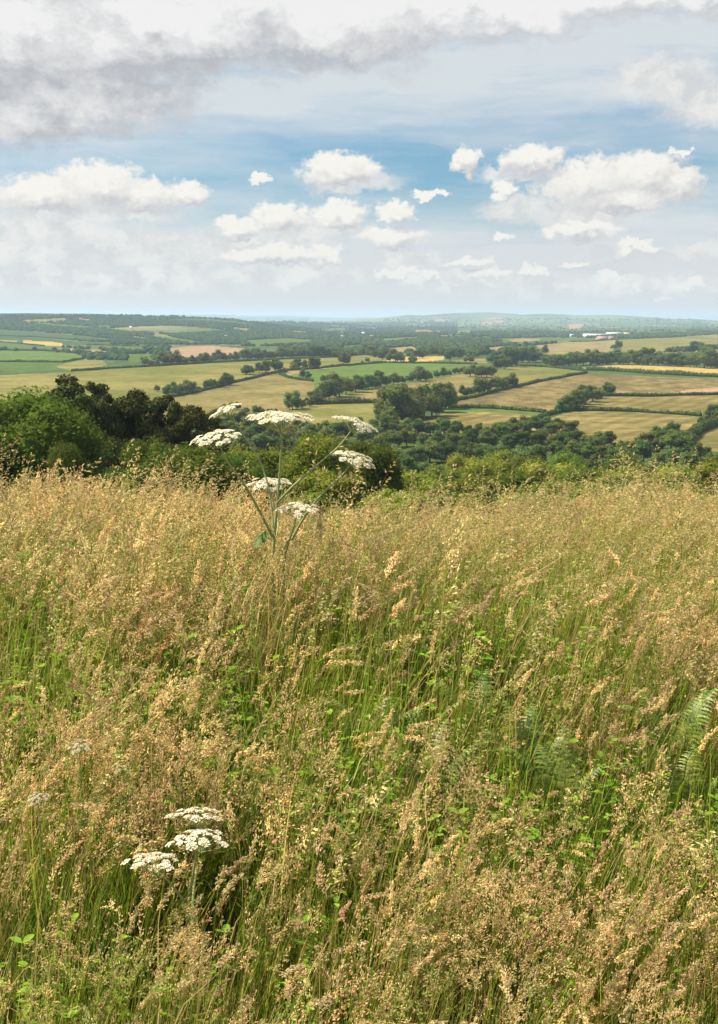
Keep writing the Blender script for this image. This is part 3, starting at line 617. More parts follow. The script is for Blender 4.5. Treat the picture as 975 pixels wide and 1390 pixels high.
shed(850, 455, 8, 3.6, 'small ochre farm shed at the right end of the far farm', OCHRE, OCHRE)
shed(817, 461.5, 14, 4.6, 'low pinkish brick farm building in front of the pale sheds', BRICK, BRICK)
shed(829, 461, 7, 4.4, 'small pinkish brick barn beside the low farm building', BRICK, SLATE)
for k, (x, y_, w_, lab) in enumerate([(178, 446, 3, 'small white house on the wooded ridge above the left fields'), (465, 458, 5, 'tiny white house in the hazy valley town, leftmost'), (493, 454, 4, 'tiny white house in the hazy valley town, in the middle'), (505, 458, 5, 'tiny white house in the hazy valley town, rightmost'),
        (776, 457, 4, 'small white house left of the far farm'), (307, 458, 3.5, 'small pale house on the wooded left ridge slope')]):
    shed(x, y_, w_, 3.0, lab, WHITEW, SLATE if k % 2 else GREYR, dm=8, name='house', cat='house', slope=.45)
# ------------------------------------------------------------------ the meadow
GRASS = leafy('grass_blade', transl=.5, rand=.22, hue=.02, gloss=.02, rough=.5)
SEEDM = leafy('seed_head', transl=.5, rand=.20, hue=.014, gloss=.0)
HERB = leafy('herb_leaf', transl=.4, rand=.2, hue=.015, gloss=.012, rough=.5)
def unit(v): return v / (np.linalg.norm(v) + 1e-12)
def path(r, h, lean, az, nod=0., n=9, wob=.01):
    """a stem that leans and then nods over"""
    t = np.linspace(0, 1, n); a = lean * t + nod * t**4; dz = np.cos(a); dx = np.sin(a); ds = h / (n - 1)
    x = np.r_[0, np.cumsum(dx[:-1] * ds)]; z = np.r_[0, np.cumsum(dz[:-1] * ds)]
    y = wob * np.sin(t * 4 + r.uniform(0, 6)) * t
    return np.stack([x * math.cos(az) - y * math.sin(az), x * math.sin(az) + y * math.cos(az), z], 1)
def ribbon(mb, pts, wid, r, C, up=None, fold=.0):
    m = len(pts); tan = np.gradient(pts, axis=0); tan /= np.linalg.norm(tan, axis=1)[:, None] + 1e-9
    s = unit(r.normal(0, 1, 3)); sd_ = np.cross(tan, s); sd_ /= np.linalg.norm(sd_, axis=1)[:, None] + 1e-9
    t = np.linspace(0, 1, m); w_ = (wid * np.minimum(1, (1 - t) * 1.9 + .03))[:, None]
    V = np.concatenate([pts - sd_ * w_, pts + sd_ * w_]); q = [(i, i + 1, m + i + 1, m + i) for i in range(m - 1)]
    mb.add(V, q, None, C)
def spikes(mb, P, D, L, W, r, C):
    """seeds: two crossed slim diamonds each"""
    n = len(P); D = D / (np.linalg.norm(D, axis=1)[:, None] + 1e-9); a = np.cross(D, r.normal(0, 1, (n, 3))); a /= np.linalg.norm(a, axis=1)[:, None] + 1e-9; b = np.cross(D, a)
    L = np.broadcast_to(np.asarray(L, float), (n,))[:, None]; W = np.broadcast_to(np.asarray(W, float), (n,))[:, None]
    m = P + D * L * .42
    V = np.stack([P, m + a * W, P + D * L, m - a * W, m + b * W, m - b * W], 1).reshape(-1, 3)
    k = np.arange(n)[:, None] * 6
    mb.add(V, np.concatenate([k + np.array([0, 1, 2, 3]), k + np.array([0, 4, 2, 5])]), None, np.repeat(C, 6, 0))
def stemtube(mb, pts, r0, C): tube(mb, pts, np.linspace(r0, r0 * .45, len(pts)), 3, C, cap=False)
def colmix(r, n, cs, v=.2):
    cs = np.array(cs, float); i = r.integers(0, len(cs), n); j = r.integers(0, len(cs), n); t = r.uniform(0, 1, (n, 1))
    return (cs[i] * t + cs[j] * (1 - t)) * r.uniform(1 - v, 1 + v, (n, 1))
GREENS = [(.14, .25, .018), (.22, .32, .022), (.085, .17, .012), (.30, .34, .04)]
STRAWS = [(.55, .44, .15), (.64, .52, .22), (.50, .35, .12)]
STEMC = [(.28, .34, .06), (.44, .39, .11), (.20, .29, .04), (.56, .42, .15)]
def wind(r): return r.normal(.1, .75)
def g_tuft(s, n=42, tall=.42, cols=GREENS, dry=.14):
    r = np.random.default_rng(s); mb = MB()
    for _ in range(n):
        h = tall * r.uniform(.45, 1.15) * (1.55 if r.random() < .14 else 1); p = path(r, h, r.uniform(.02, .45), wind(r), r.uniform(0, 1.5) if r.random() < .5 else r.uniform(0, .4), 6)
        p[:, :2] += r.normal(0, .045, 2); c = colmix(r, 1, STRAWS if r.random() < dry else cols)[0]
        t = np.linspace(.75, 1.15, 6); ribbon(mb, p, r.uniform(.0013, .0034), r, np.tile(c, (12, 1)) * np.r_[t, t][:, None])
    return mb
def panicle(mb, r, pts, length, width, nb, per, sl, sw, cols, droop=.3, dense=1., stemc=(.3, .25, .1)):
    """branched head along the last `length` of the stem pts"""
    seg = np.linalg.norm(np.diff(pts, axis=0), axis=1); s = np.r_[0, np.cumsum(seg)]; tot = s[-1]
    P, D = [], []
    for k in range(nb):
        t = (k + r.uniform(0, .9)) / nb; d0 = tot - length + length * t
        base = np.array([np.interp(d0, s, pts[:, i]) for i in range(3)]); b2 = np.array([np.interp(min(d0 + .01, tot), s, pts[:, i]) for i in range(3)]) if d0 + .01 < tot else base + unit(pts[-1] - pts[-2]) * .01
        ax = unit(b2 - base); out = unit(np.cross(ax, r.normal(0, 1, 3))); bl = width * (1 - t)**.6 * r.uniform(.5, 1.1) * min(1, .45 + t * 3)
        dr = unit(out * 1.0 + ax * r.uniform(.5, 1.4) + np.array([0, 0, -droop]))
        e = base + dr * bl
        if bl > .012:
            q = unit(np.cross(dr, r.normal(0, 1, 3))) * .00028; mb.add([base - q, base + q, e + q, e - q], [(0, 1, 2, 3)], None, stemc)
        m = max(2, int(per * (1 - t * .5))); f = r.uniform(.25 if dense < 1.5 else 0, 1.05, m)[:, None]
        P.append(base + dr * bl * f + r.normal(0, .0016 * dense + bl * .10, (m, 3))); D.append(np.tile(dr * .5 + ax * .8, (m, 1)) + r.normal(0, .22, (m, 3)) + np.array([0, 0, -droop * .8]))
    P = np.concatenate(P); D = np.concatenate(D); n = len(P)
    spikes(mb, P, D, sl * r.uniform(.7, 1.3, n), sw * r.uniform(.8, 1.2, n), r, colmix(r, n, cols, .25))
BENT = [(.78, .54, .30), (.84, .66, .34), (.74, .46, .29), (.84, .70, .34)]
FOG = [(.84, .70, .36), (.80, .56, .32), (.88, .76, .44)]
OAT = [(.66, .55, .27), (.80, .70, .40), (.46, .44, .15), (.66, .50, .26)]
GRN = [(.32, .42, .10), (.46, .48, .15), (.70, .60, .28)]
RUST = [(.60, .32, .12), (.66, .40, .17), (.52, .26, .10)]
def heads(s, n, h0, h1, L_, Wd, nb, per, sl, sw, cols, spread=.05, lean=(.02, .3), nod=(0, .7), droop=.2, dense=1., sr=.0008, leaves=2):
    r = np.random.default_rng(s); mb = MB()
    for _ in range(n):
        h = r.uniform(h0, h1); p = path(r, h, r.uniform(*lean), wind(r), r.uniform(*nod), 12); p[:, :2] += r.normal(0, spread, 2)
        c = colmix(r, 1, STEMC)[0]; stemtube(mb, p, sr, c)
        k = r.uniform(.75, 1.2); panicle(mb, r, p, L_ * k, Wd * k, int(nb * k), per, sl, sw, np.array(cols) * r.uniform(.8, 1.15), droop, dense, c)
        for _ in range(leaves):
            z = r.uniform(.1, .6); i = int(z * 11); q = path(r, r.uniform(.12, .26), r.uniform(.3, .9), r.uniform(0, 6.3), r.uniform(.3, 1.6), 6) + p[i]
            ribbon(mb, q, r.uniform(.001, .0022), r, colmix(r, 1, GREENS + STRAWS[:1])[0])
    return mb
def g_herb(s, big=False):
    r = np.random.default_rng(s); mb = MB(); P = []; D = []
    for _ in range(5):
        h = r.uniform(.25, .5); p = path(r, h, r.uniform(0, .35), r.uniform(0, 6.3), .2, 9); p[:, :2] += r.normal(0, .05, 2); stemtube(mb, p, .0014, (.12, .16, .04))
        for i in range(2, 9):
            for _ in range(4 if not big else 3):
                a = r.uniform(0, 6.3); d = np.array([math.cos(a), math.sin(a), r.uniform(-.1, .5)]); P.append(p[i]); D.append(d)
    P = np.array(P); D = np.array(D); n = len(P); L_ = (.034 if big else .022) * r.uniform(.6, 1.3, n); D /= np.linalg.norm(D, axis=1)[:, None]
    a = np.cross(D, [0, 0, 1.]); a /= np.linalg.norm(a, axis=1)[:, None]; C = colmix(r, n, [(.12, .24, .02), (.20, .33, .03), (.27, .37, .04)])
    l = L_[:, None]; V = np.stack([P, P + D * l * .35 + a * l * .24, P + D * l * .7 + a * l * .2 + np.array([0, 0, -.05]) * l, P + D * l - np.array([0, 0, .2]) * l, P + D * l * .7 - a * l * .2 + np.array([0, 0, -.05]) * l, P + D * l * .35 - a * l * .24], 1).reshape(-1, 3)
    k = np.arange(n)[:, None] * 6; mb.add(V, np.concatenate([k + [0, 1, 2, 3], k + [0, 3, 4, 5]]), None, np.repeat(C, 6, 0)); return mb
def source(base, mbs, mat):
    c = bpy.data.collections.new(base)
    for i, mb in enumerate(mbs):
        o = bpy.data.objects.new(base, mb.mesh(base, mat)); c.objects.link(o)
    return c, len(mbs)
def scatter(name, label, src, pts, sc, rot):
    """one object: the same kind of plant growing at every point"""
    (c, n) = src; me = bpy.data.meshes.new(name); me.vertices.add(len(pts)); me.vertices.foreach_set('co', pts.astype(np.float32).ravel())
    r = np.random.default_rng(len(pts)); a = me.attributes.new('rot', 'FLOAT_VECTOR', 'POINT'); a.data.foreach_set('vector', rot.astype(np.float32).ravel())
    a = me.attributes.new('scl', 'FLOAT', 'POINT'); a.data.foreach_set('value', sc.astype(np.float32))
    a = me.attributes.new('idx', 'INT', 'POINT'); a.data.foreach_set('value', r.integers(0, n, len(pts)).astype(np.int32))
    o = bpy.data.objects.new(name, me); COL.objects.link(o); tag(o, label, 'grass', kind='stuff')
    g = bpy.data.node_groups.new(name, 'GeometryNodeTree'); g.interface.new_socket('Geometry', in_out='INPUT', socket_type='NodeSocketGeometry'); g.interface.new_socket('Geometry', in_out='OUTPUT', socket_type='NodeSocketGeometry')
    N = g.nodes; L = g.links; gi = N.new('NodeGroupInput'); go = N.new('NodeGroupOutput'); ci = N.new('GeometryNodeCollectionInfo'); ci.inputs[0].default_value = c; ci.inputs['Separate Children'].default_value = True; ci.inputs['Reset Children'].default_value = True
    ip = N.new('GeometryNodeInstanceOnPoints'); ip.inputs['Pick Instance'].default_value = True
    def na(nm, ty):
        x = N.new('GeometryNodeInputNamedAttribute'); x.data_type = ty; x.inputs[0].default_value = nm; return x.outputs[0]
    er = N.new('FunctionNodeEulerToRotation'); L.new(na('rot', 'FLOAT_VECTOR'), er.inputs[0])
    L.new(gi.outputs[0], ip.inputs['Points']); L.new(ci.outputs[0], ip.inputs['Instance']); L.new(na('idx', 'INT'), ip.inputs['Instance Index']); L.new(er.outputs[0], ip.inputs['Rotation']); L.new(na('scl', 'FLOAT'), ip.inputs['Scale'])
    L.new(ip.outputs[0], go.inputs[0]); md = o.modifiers.new('scatter', 'NODES'); md.node_group = g; return o

def snoise(X, Y, s, seed):
    r = np.random.default_rng(seed); o = np.zeros_like(X)
    for k in range(6):
        a = r.uniform(0, 6.3); f = s * r.uniform(.6, 1.8); o += np.sin((X * math.cos(a) + Y * math.sin(a)) * f + r.uniform(0, 6.3))
    return o / 2.2
def place(n, seed, y0=1.5, y1=9.6, dens=None, tilt=.12, s0=.8, s1=1.2, power=1.0):
    """points over the meadow; dens(px,py,X,Y) gives the share that stays"""
    r = np.random.default_rng(seed); t = r.uniform(0, 1, n)**power; Y = y0 + (y1 - y0) * t; X = r.uniform(-1, 1, n) * (.40 * Y + .9)
    # even density per area
    k = r.uniform(0, 1, n) < (.40 * Y + .9) / (.40 * y1 + .9); X, Y = X[k], Y[k]
    Z = terrain(X, Y); px, py = proj(X, Y, Z + HT(Y)); 
    keep = ~((px > 135) & (px < 330) & (py > 1085) & (py < 1185) & (Y < 3.05)) & ~((px > 270) & (px < 480) & (py < 735) & (Y < 4.6) & (r.uniform(0, 1, len(X)) < .6)); X, Y, Z, px, py = X[keep], Y[keep], Z[keep], px[keep], py[keep]
    if dens is not None: q = dens(px, py, X, Y); k = r.uniform(0, 1, len(X)) < q; X, Y, Z = X[k], Y[k], Z[k]
    n = len(X); rot = np.stack([r.normal(0, tilt, n), r.normal(.07, tilt, n), r.uniform(-.9, .9, n) + (r.random(n) < .2) * r.uniform(0, 6.3, n)], 1)
    return np.stack([X, Y, Z], 1), r.uniform(s0, s1, n) * HS(X, Y), rot
def HT(Y): return np.interp(Y, [1.5, 2.2, 3.3, 4.6, 7.5, 10], [.48, .5, .62, .78, .8, .8])
def HS(X, Y):     # how tall the sward stands here (1 = as modelled)
    return np.interp(Y, [1.5, 2.2, 3.3, 4.6, 7.5, 10], [.68, .73, .92, 1.1, 1.08, 1.0]) * (1 + .10 * snoise(X, Y, 1.6, 3))
def blob(px, py, x, y, rx, ry): return np.exp(-((px - x) / rx)**2 - ((py - y) / ry)**2)
def lush(px, py, X, Y):   # 1 where green growth shows through between the seed heads
    v = .45 * blob(px, py, 430, 740, 420, 45) + .5 * blob(px, py, 760, 800, 200, 60) + 1.1 * blob(px, py, 720, 1010, 280, 62) + 1.0 * blob(px, py, 440, 950, 170, 80) + .85 * blob(px, py, 150, 905, 170, 55) + .9 * blob(px, py, 30, 860, 70, 50) + .5 * blob(px, py, 60, 1230, 160, 80) + .5 * blob(px, py, 330, 1090, 80, 60) + .55 * blob(px, py, 330, 860, 110, 50) \
        + .5 * blob(px, py, 640, 830, 140, 60) + .6 * blob(px, py, 930, 980, 90, 90) + .4 * blob(px, py, 850, 1330, 200, 70) + .35 * blob(px, py, 250, 1340, 200, 70)
    return np.clip(v + .22 * snoise(X, Y, 3.0, 8), 0, 1)
D_ = 1.0
S_T = source('grass_tuft', [g_tuft(600 + i) for i in range(8)], GRASS)
S_TD = source('dry_tuft', [g_tuft(620 + i, 30, .46, STRAWS + GREENS[3:], .6) for i in range(5)], GRASS)
S_B = source('bent_grass', [heads(640 + i, 7, .55, .78, .13, .044, 16, 6, .0085, .0016, BENT, nod=(.1, 1.3), droop=.35, sr=.0009) for i in range(7)], SEEDM)
S_F = source('fog_grass', [heads(660 + i, 6, .5, .78, .085, .018, 16, 11, .0088, .0019, FOG, nod=(.3, 1.5), droop=.3, dense=1.6) for i in range(7)], SEEDM)
S_O = source('oat_grass', [heads(680 + i, 4, .72, 1.02, .19, .042, 17, 4, .0150, .0025, OAT, nod=(.2, 1.3), droop=.55, lean=(.05, .35)) for i in range(7)], SEEDM)
S_G = source('meadow_head', [heads(700 + i, 7, .5, .74, .12, .034, 16, 6, .0090, .0020, GRN, nod=(.1, 1.1), droop=.4) for i in range(6)], SEEDM)
S_C = source('dense_spike', [heads(720 + i, 3, .55, .86, .10, .008, 24, 8, .0085, .0016, FOG[:2] + BENT[:2] + OAT[:1], nod=(.3, 1.6), dense=1.6) for i in range(6)], SEEDM)
S_R = source('rust_dock', [heads(740 + i, 2, .42, .68, .13, .016, 18, 10, .005, .0026, RUST, nod=(0, .4), dense=1.6, sr=.0015) for i in range(3)], SEEDM)
S_H = source('herb', [g_herb(760 + i, i % 2) for i in range(6)], HERB)
scatter('grass_blades', 'green grass blades growing thickly under the seed heads', S_T, *place(12000, 21, dens=lambda a, b, X, Y: .62 + .38 * lush(a, b, X, Y)))
scatter('dry_grass', 'straw coloured dry grass blades among the green', S_TD, *place(3400, 22, dens=lambda a, b, X, Y: 1 - .85 * lush(a, b, X, Y)))
scatter('bent_grass', 'pinkish open seed heads of bent grass', S_B, *place(5000, 23, dens=lambda a, b, X, Y: np.clip(.62 + .4 * snoise(X, Y, 2, 4) + .6 * blob(a, b, 600, 1220, 520, 110) + .4 * blob(a, b, 120, 1000, 260, 70) - 1.05 * lush(a, b, X, Y), .04, 1)))
scatter('fog_grass', 'pale plumes of soft meadow grass', S_F, *place(3500, 24, dens=lambda a, b, X, Y: np.clip(.55 + .35 * snoise(X, Y, 2.3, 5) + .3 * blob(a, b, 500, 1250, 500, 90) - .9 * lush(a, b, X, Y), .05, 1)))
scatter('oat_grass', 'tall arching straw coloured oat grass heads', S_O, *place(1500, 25, y0=2.4, dens=lambda a, b, X, Y: np.clip(.35 + .5 * blob(a, b, 760, 720, 420, 90) + .35 * blob(a, b, 600, 680, 900, 70) - .3 * lush(a, b, X, Y), .05, 1), s0=.8, s1=1.12))
scatter('meadow_grass', 'yellow-green seed heads filling the far part of the meadow', S_G, *place(3700, 26, dens=lambda a, b, X, Y: np.clip(.5 + .3 * snoise(X, Y, 2.6, 6) + .35 * (b < 860) - .65 * lush(a, b, X, Y), .08, 1)))
scatter('spike_grass', 'dense leaning buff spikes of grass', S_C, *place(1500, 27, dens=lambda a, b, X, Y: np.clip(.45 + .4 * blob(a, b, 800, 1060, 250, 120), 0, 1)))
scatter('dock', 'rust brown seeding dock stalks among the grass', S_R, *place(230, 28, dens=lambda a, b, X, Y: .5 + .4 * snoise(X, Y, 2, 9)))
scatter('herbs', 'leafy green herbs low between the grasses', S_H, *place(7000, 29, dens=lambda a, b, X, Y: np.clip(.15 + .95 * lush(a, b, X, Y), 0, 1)))
# the tall heads that stand against the bushes
r = np.random.default_rng(77); tp = []
for (x0, x1, n) in [(20, 150, 16), (540, 760, 36), (750, 985, 95), (430, 540, 10), (150, 420, 10), (-60, 20, 5), (975, 1080, 12)]:
    for _ in range(n): Yp = r.uniform(3.6, 6.0); xp = r.uniform(x0, x1); tp.append(((xp - CX) / F * Yp * 1.0, Yp))
tp = np.array(tp); pts = np.stack([tp[:, 0], tp[:, 1], terrain(tp[:, 0], tp[:, 1])], 1)
S_O2 = source('tall_oat', [heads(780 + i, 2, 1.0, 1.2, .23, .035, 20, 4, .0135, .0019, OAT, nod=(.7, 1.9), droop=.7, lean=(.1, .4), sr=.001) for i in range(6)], SEEDM)
scatter('tall_oat_grass', 'tallest nodding oat grass standing against the bushes', S_O2, pts, r.uniform(.88, 1.06, len(pts)) * (1 + .12 * (tp[:, 0] / tp[:, 1] > .17) * r.uniform(0, 1, len(pts))), np.stack([r.normal(0, .08, len(pts)), r.normal(.08, .08, len(pts)), r.uniform(-.7, .7, len(pts))], 1))

# ------------------------------------------------------------------ hogweed
UMB = leafy('umbel_flower', transl=.25, rand=0, hue=0); HSTEM = leafy('hogweed_stem', transl=.1, rand=0, hue=0, gloss=.06)
STC = (.24, .28, .10)
def umbel(parent, c, stem_dir, Rr, r, facing, flower=(.86, .80, .62), rays=24, dome=.22, name='umbel', rl=.5):
    """flat-topped head: rays fan from the stem tip to small clusters of florets; facing = head's axis"""
    f = unit(np.array(facing, float)); a = unit(np.cross(f, [0, 1, .2])); b = np.cross(f, a); tip = np.array(c) - f * Rr * rl
    ms = MB(); mf = MB()
    ga = math.pi * (3 - 5**.5)
    for k in range(rays):
        q = math.sqrt((k + .35) / rays); th = k * ga + r.uniform(-.25, .25); rad = Rr * q * r.uniform(.92, 1.08) * (1 if q < .85 else r.uniform(.9, 1.12))
        e = np.array(c) + (a * math.cos(th) + b * math.sin(th)) * rad + f * (dome * Rr * (1 - q * q) - .10 * Rr + r.normal(0, .035 * Rr))
        m_ = tip + (e - tip) * .5 + (a * math.cos(th) + b * math.sin(th)) * rad * .10; tube(ms, [tip, m_, e], [.0013, .0010, .0008], 4, STC, cap=False)
        ax = unit(f + (a * math.cos(th) + b * math.sin(th)) * q * .45); ua = unit(np.cross(ax, [.3, 1, .1])); ub = np.cross(ax, ua); ur = Rr * .165 * r.uniform(.65, 1.25) * (1.12 if q > .8 else 1)
        for j in range(30):
            qq = math.sqrt((j + .5) / 30); t2 = j * ga + r.uniform(-.2, .2); p = e + (ua * math.cos(t2) + ub * math.sin(t2)) * ur * qq + ax * (ur * .35 * (1 - qq * qq) + .004)
            if j % 3 == 0: qn = unit(np.cross(p - e, ax)) * .0004; ms.add([e - qn, e + qn, p + qn, p - qn], [(0, 1, 2, 3)], None, STC)
            ps = .0033 * r.uniform(.8, 1.3) * (1 + .7 * (qq > .85)) * Rr / .11; n5 = 5; c_ = np.array(flower) * r.uniform(.80, 1.04) * (np.array([.85, .78, .55]) if r.random() < .12 else 1)
            V = []; Q = []
            t0 = r.uniform(0, 6.3); ax2 = unit(ax + r.normal(0, .3, 3)); va = unit(np.cross(ax2, [.2, 1, .3])); vb = np.cross(ax2, va)
            for s in range(n5):
                t = t0 + s * 2 * math.pi / n5; dd = va * math.cos(t) + vb * math.sin(t); pp = np.cross(ax2, dd); i0 = len(V)
                V += [p, p + dd * ps * .7 + pp * ps * .42, p + dd * ps * 1.2 + ax2 * ps * .25, p + dd * ps * .7 - pp * ps * .42]; Q.append((i0, i0 + 1, i0 + 2, i0 + 3))
            mf.add(V, Q, None, c_)
    o = mf.build(name, UMB, parent); ms.build('rays', HSTEM, o); return tip
def hog(name, label, root, stems, umbels, seed, leaf=None, cat='wildflower', scale_r=1., flower=(.86, .80, .62)):
    r = np.random.default_rng(seed); o = empty(name, root); tag(o, label, cat); rt = np.array(root)
    for (pts, r0, r1) in stems:
        P = np.array(pts) - rt; t = np.linspace(0, 1, len(P)); tt = np.linspace(0, 1, 6 * len(P)); k = np.clip((tt * (len(P) - 1)).astype(int), 0, len(P) - 2); f_ = tt * (len(P) - 1) - k
        g = lambda i: P[np.clip(i, 0, len(P) - 1)]
        S = .5 * ((2 * g(k)) + (-g(k-1) + g(k+1)) * f_[:, None] + (2*g(k-1) - 5*g(k) + 4*g(k+1) - g(k+2)) * f_[:, None]**2 + (-g(k-1) + 3*g(k) - 3*g(k+1) + g(k+2)) * f_[:, None]**3)
        mb = MB(); tube(mb, S, np.linspace(r0, r1, len(S)) * (1 + .05 * np.sin(tt * 40)), 8, STC); mb.build('stem', HSTEM, o, smooth=True)
    for (c, Rr, fc, kw) in umbels: umbel(o, np.array(c) - rt, None, Rr, r, fc, flower=kw.get('flower', flower), rays=kw.get('rays', 24), dome=kw.get('dome', .2), rl=kw.get('rl', .5))
    if leaf:
        mb = MB()
        for (a, b, wd, dr) in leaf:
            a = np.array(a) - rt; b = np.array(b) - rt; m_ = .5 * (a + b) + np.array([0, 0, .02]); tube(mb, [a, m_, b], [.0025, .002, .001], 5, STC)
            ax = unit(b - m_); sdv = unit(np.cross(ax, [0, .3, 1])); Ln = np.linalg.norm(b - a)
            for lobe, (t, ang_, ll) in enumerate([(0, 0, 1.), (.15, .8, .8), (.15, -.8, .8), (.45, .7, .6), (.45, -.7, .6)]):
                p0 = b - ax * Ln * t * .8; d = unit(ax * math.cos(ang_) + sdv * math.sin(ang_) + np.array([0, 0, -dr])); s2 = np.cross(d, unit(np.cross(ax, sdv))); l = wd * ll
                V = []; m = 7
                for i in range(m + 1):
                    u = i / m; w_ = l * .3 * math.sin(math.pi * min(1, u * .92 + .06)) * (1 + .25 * math.sin(i * 2.6)); c0 = p0 + d * l * u + np.array([0, 0, -.25 * l * u * u * dr * 2]); V += [c0 - s2 * w_, c0 + np.array([0, 0, -.08 * l]), c0 + s2 * w_]
                Q = [(3*i, 3*i+1, 3*i+4, 3*i+3) for i in range(m)] + [(3*i+1, 3*i+2, 3*i+5, 3*i+4) for i in range(m)]
                mb.add(V, Q, None, (.10, .17, .035))
        mb.build('leaf', HERB, o, smooth=True)
    return o
def g3(px, py, Y): return at(px, py, Y)
Yh = 4.5
rootx = at(374, 800, Yh)[0]; root = (rootx, Yh, float(terrain(rootx, Yh)))
def U(px, py, wpx, Y, f, **k): return (at(px, py, Y), wpx / 2 / F * Y * 1.0, f, k)
def S(pp, r0, r1): return ([g3(*p) for p in pp], r0, r1)
R3 = np.array(root)
hog('hogweed', 'tall white flowering hogweed with seven flat heads rising above the meadow', root, [
    ([R3, g3(371, 790, Yh), g3(372, 740, Yh), g3(376, 690, Yh), g3(380, 640, Yh), g3(383, 588, Yh)], .0085, .0042),
    S([(370, 728, Yh), (352, 693, Yh - .05), (330, 655, Yh - .1), (310, 628, Yh - .12), (298, 604, Yh - .12)], .0062, .0030),
    S([(371, 715, Yh), (369, 690, Yh + .03), (363, 655, Yh + .06), (350, 620, Yh + .10), (330, 590, Yh + .12), (316, 566, Yh + .14)], .0050, .0028),
    S([(376, 683, Yh), (398, 660, Yh - .02), (430, 632, Yh - .03), (460, 606, Yh - .05), (479, 582, Yh - .06)], .0058, .0028),
    ([np.array([root[0] + .02, Yh, root[2]]), g3(386, 765, Yh - .03), g3(399, 728, Yh - .05), g3(418, 695, Yh - .07), g3(440, 668, Yh - .08), g3(462, 648, Yh - .09), g3(474, 633, Yh - .09)], .0070, .0030),
    S([(384, 765, Yh), (391, 740, Yh - .12), (399, 715, Yh - .15), (403, 700, Yh - .16)], .0045, .0028),
    S([(373, 735, Yh), (378, 712, Yh + .12), (373, 690, Yh + .2), (368, 670, Yh + .22)], .0045, .0026)],
   [U(383, 566, 92, Yh, (.02, .03, 1), dome=.16, rays=28), U(293, 594, 66, Yh - .12, (-.22, -.22, 1), dome=.2), U(307, 557, 46, Yh + .14, (-.42, .05, 1), dome=.2, rays=20), U(485, 575, 58, Yh - .06, (.38, -.05, 1), dome=.18, rays=22),
    U(482, 622, 56, Yh - .09, (.30, -.16, 1), dome=.2, rays=22), U(406, 690, 56, Yh - .16, (.05, -.12, 1), dome=.2, rays=22), U(367, 657, 56, Yh + .22, (0, -.10, 1), dome=.28, rays=22)], 31,
   leaf=[(g3(372, 722, Yh), g3(354, 727, Yh - .1), .055, .5)])
Y2 = 2.75
rx = at(262, 1250, Y2)[0]; root2 = (rx, Y2, float(terrain(rx, Y2))); R2 = np.array(root2)
hog('hogweed', 'lower white hogweed with three heads deep in the grass near the bottom left', root2, [
    ([R2, g3(257, 1240, Y2), g3(262, 1190, Y2), g3(268, 1155, Y2)], .0055, .0032), ([R2, g3(255, 1250, Y2), g3(240, 1210, Y2), g3(216, 1185, Y2)], .0045, .0026), ([R2, g3(262, 1240, Y2 + .05), g3(266, 1180, Y2 + .15), g3(267, 1128, Y2 + .2)], .005, .003)],
   [U(270, 1139, 80, Y2, (.02, .18, 1), dome=.24), U(266, 1107, 72, Y2 + .2, (0, .22, 1), dome=.24), U(209, 1169, 72, Y2 - .03, (-.05, .16, 1), dome=.24)], 32)
for k, (px, py, w_, Y, lab, fl) in enumerate([(511, 731, 32, 5.3, 'faded pinkish umbel flower standing alone in the far meadow grass', (.50, .36, .32)), (108, 1013, 34, 3.15, 'small cream umbel flower near the left edge among pink grass', (.66, .60, .42)),
        (163, 1042, 25, 3.05, 'small yellowish umbel flower right of the cream one', (.62, .52, .25)), (52, 1084, 30, 2.95, 'small pale umbel flower at the far left of the lower meadow', (.68, .62, .48))]):
    c = at(px, py, Y); rt = (c[0], Y + .02, float(terrain(c[0], Y)))
    hog('umbel_flower', lab, rt, [([np.array(rt), np.array([c[0], Y + .01, .5 * (c[2] + rt[2])]), c - np.array([0, 0, .02])], .0025, .0016)], [(c, w_ / 2 / F * Y, (0, -.2, 1), dict(rays=14, flower=fl))], 40 + k)

# ------------------------------------------------------------------ bracken
FERN = leafy('bracken_leaf', transl=.35, rand=.15, gloss=.03)
def frond(r, L_, az, lean, nod, st=.4):
    mb = MB(); q_ = path(r, st, lean * .3, az, 0, 8); p = path(r, L_, lean, az, nod, 40); p = p + q_[-1]; tube(mb, q_, .0022, 4, (.20, .22, .06)); tube(mb, p, np.linspace(.0022, .0006, 40), 4, (.20, .22, .06)); tan = np.gradient(p, axis=0); V = []; Q = []; C = []
    for i in range(1, 40, 2):
        u = (i - 1) / 39; pl = L_ * .36 * (1 - u)**.9 + .008; t = unit(tan[i]); side = unit(np.cross(t, [0, 0, 1.]) + 1e-6)
        for sgn in (-1, 1):
            d = unit(side * sgn + t * .45 + r.normal(0, .08, 3)); nn = unit(np.cross(d, t)); nn = nn if nn[2] > 0 else -nn; e = unit(np.cross(nn, d)); m = max(5, int(pl / .006))
            c = np.array([(.12, .19, .028), (.17, .25, .035), (.26, .31, .05)][r.integers(3)]) * r.uniform(.8, 1.15); k = len(V)
            for j in range(m + 1):   # a toothed narrow blade that droops to its tip
                v = j / m; w_ = (L_ * .020 * (1 - v)**.7 + .0006) * (1.25 if j % 2 else .55) ; b = p[i] + d * pl * v + np.array([0, 0, -.35 * pl * v * v])
                V += [b - e * w_ - d * (.004 if j % 2 else 0) * 0, b + nn * .0004, b + e * w_]; C += [c, c * .9, c]
            Q += [(k + 3*j, k + 3*j + 1, k + 3*j + 4, k + 3*j + 3) for j in range(m)] + [(k + 3*j + 1, k + 3*j + 2, k + 3*j + 5, k + 3*j + 4) for j in range(m)]
    mb.add(V, Q, None, np.array(C)); return mb
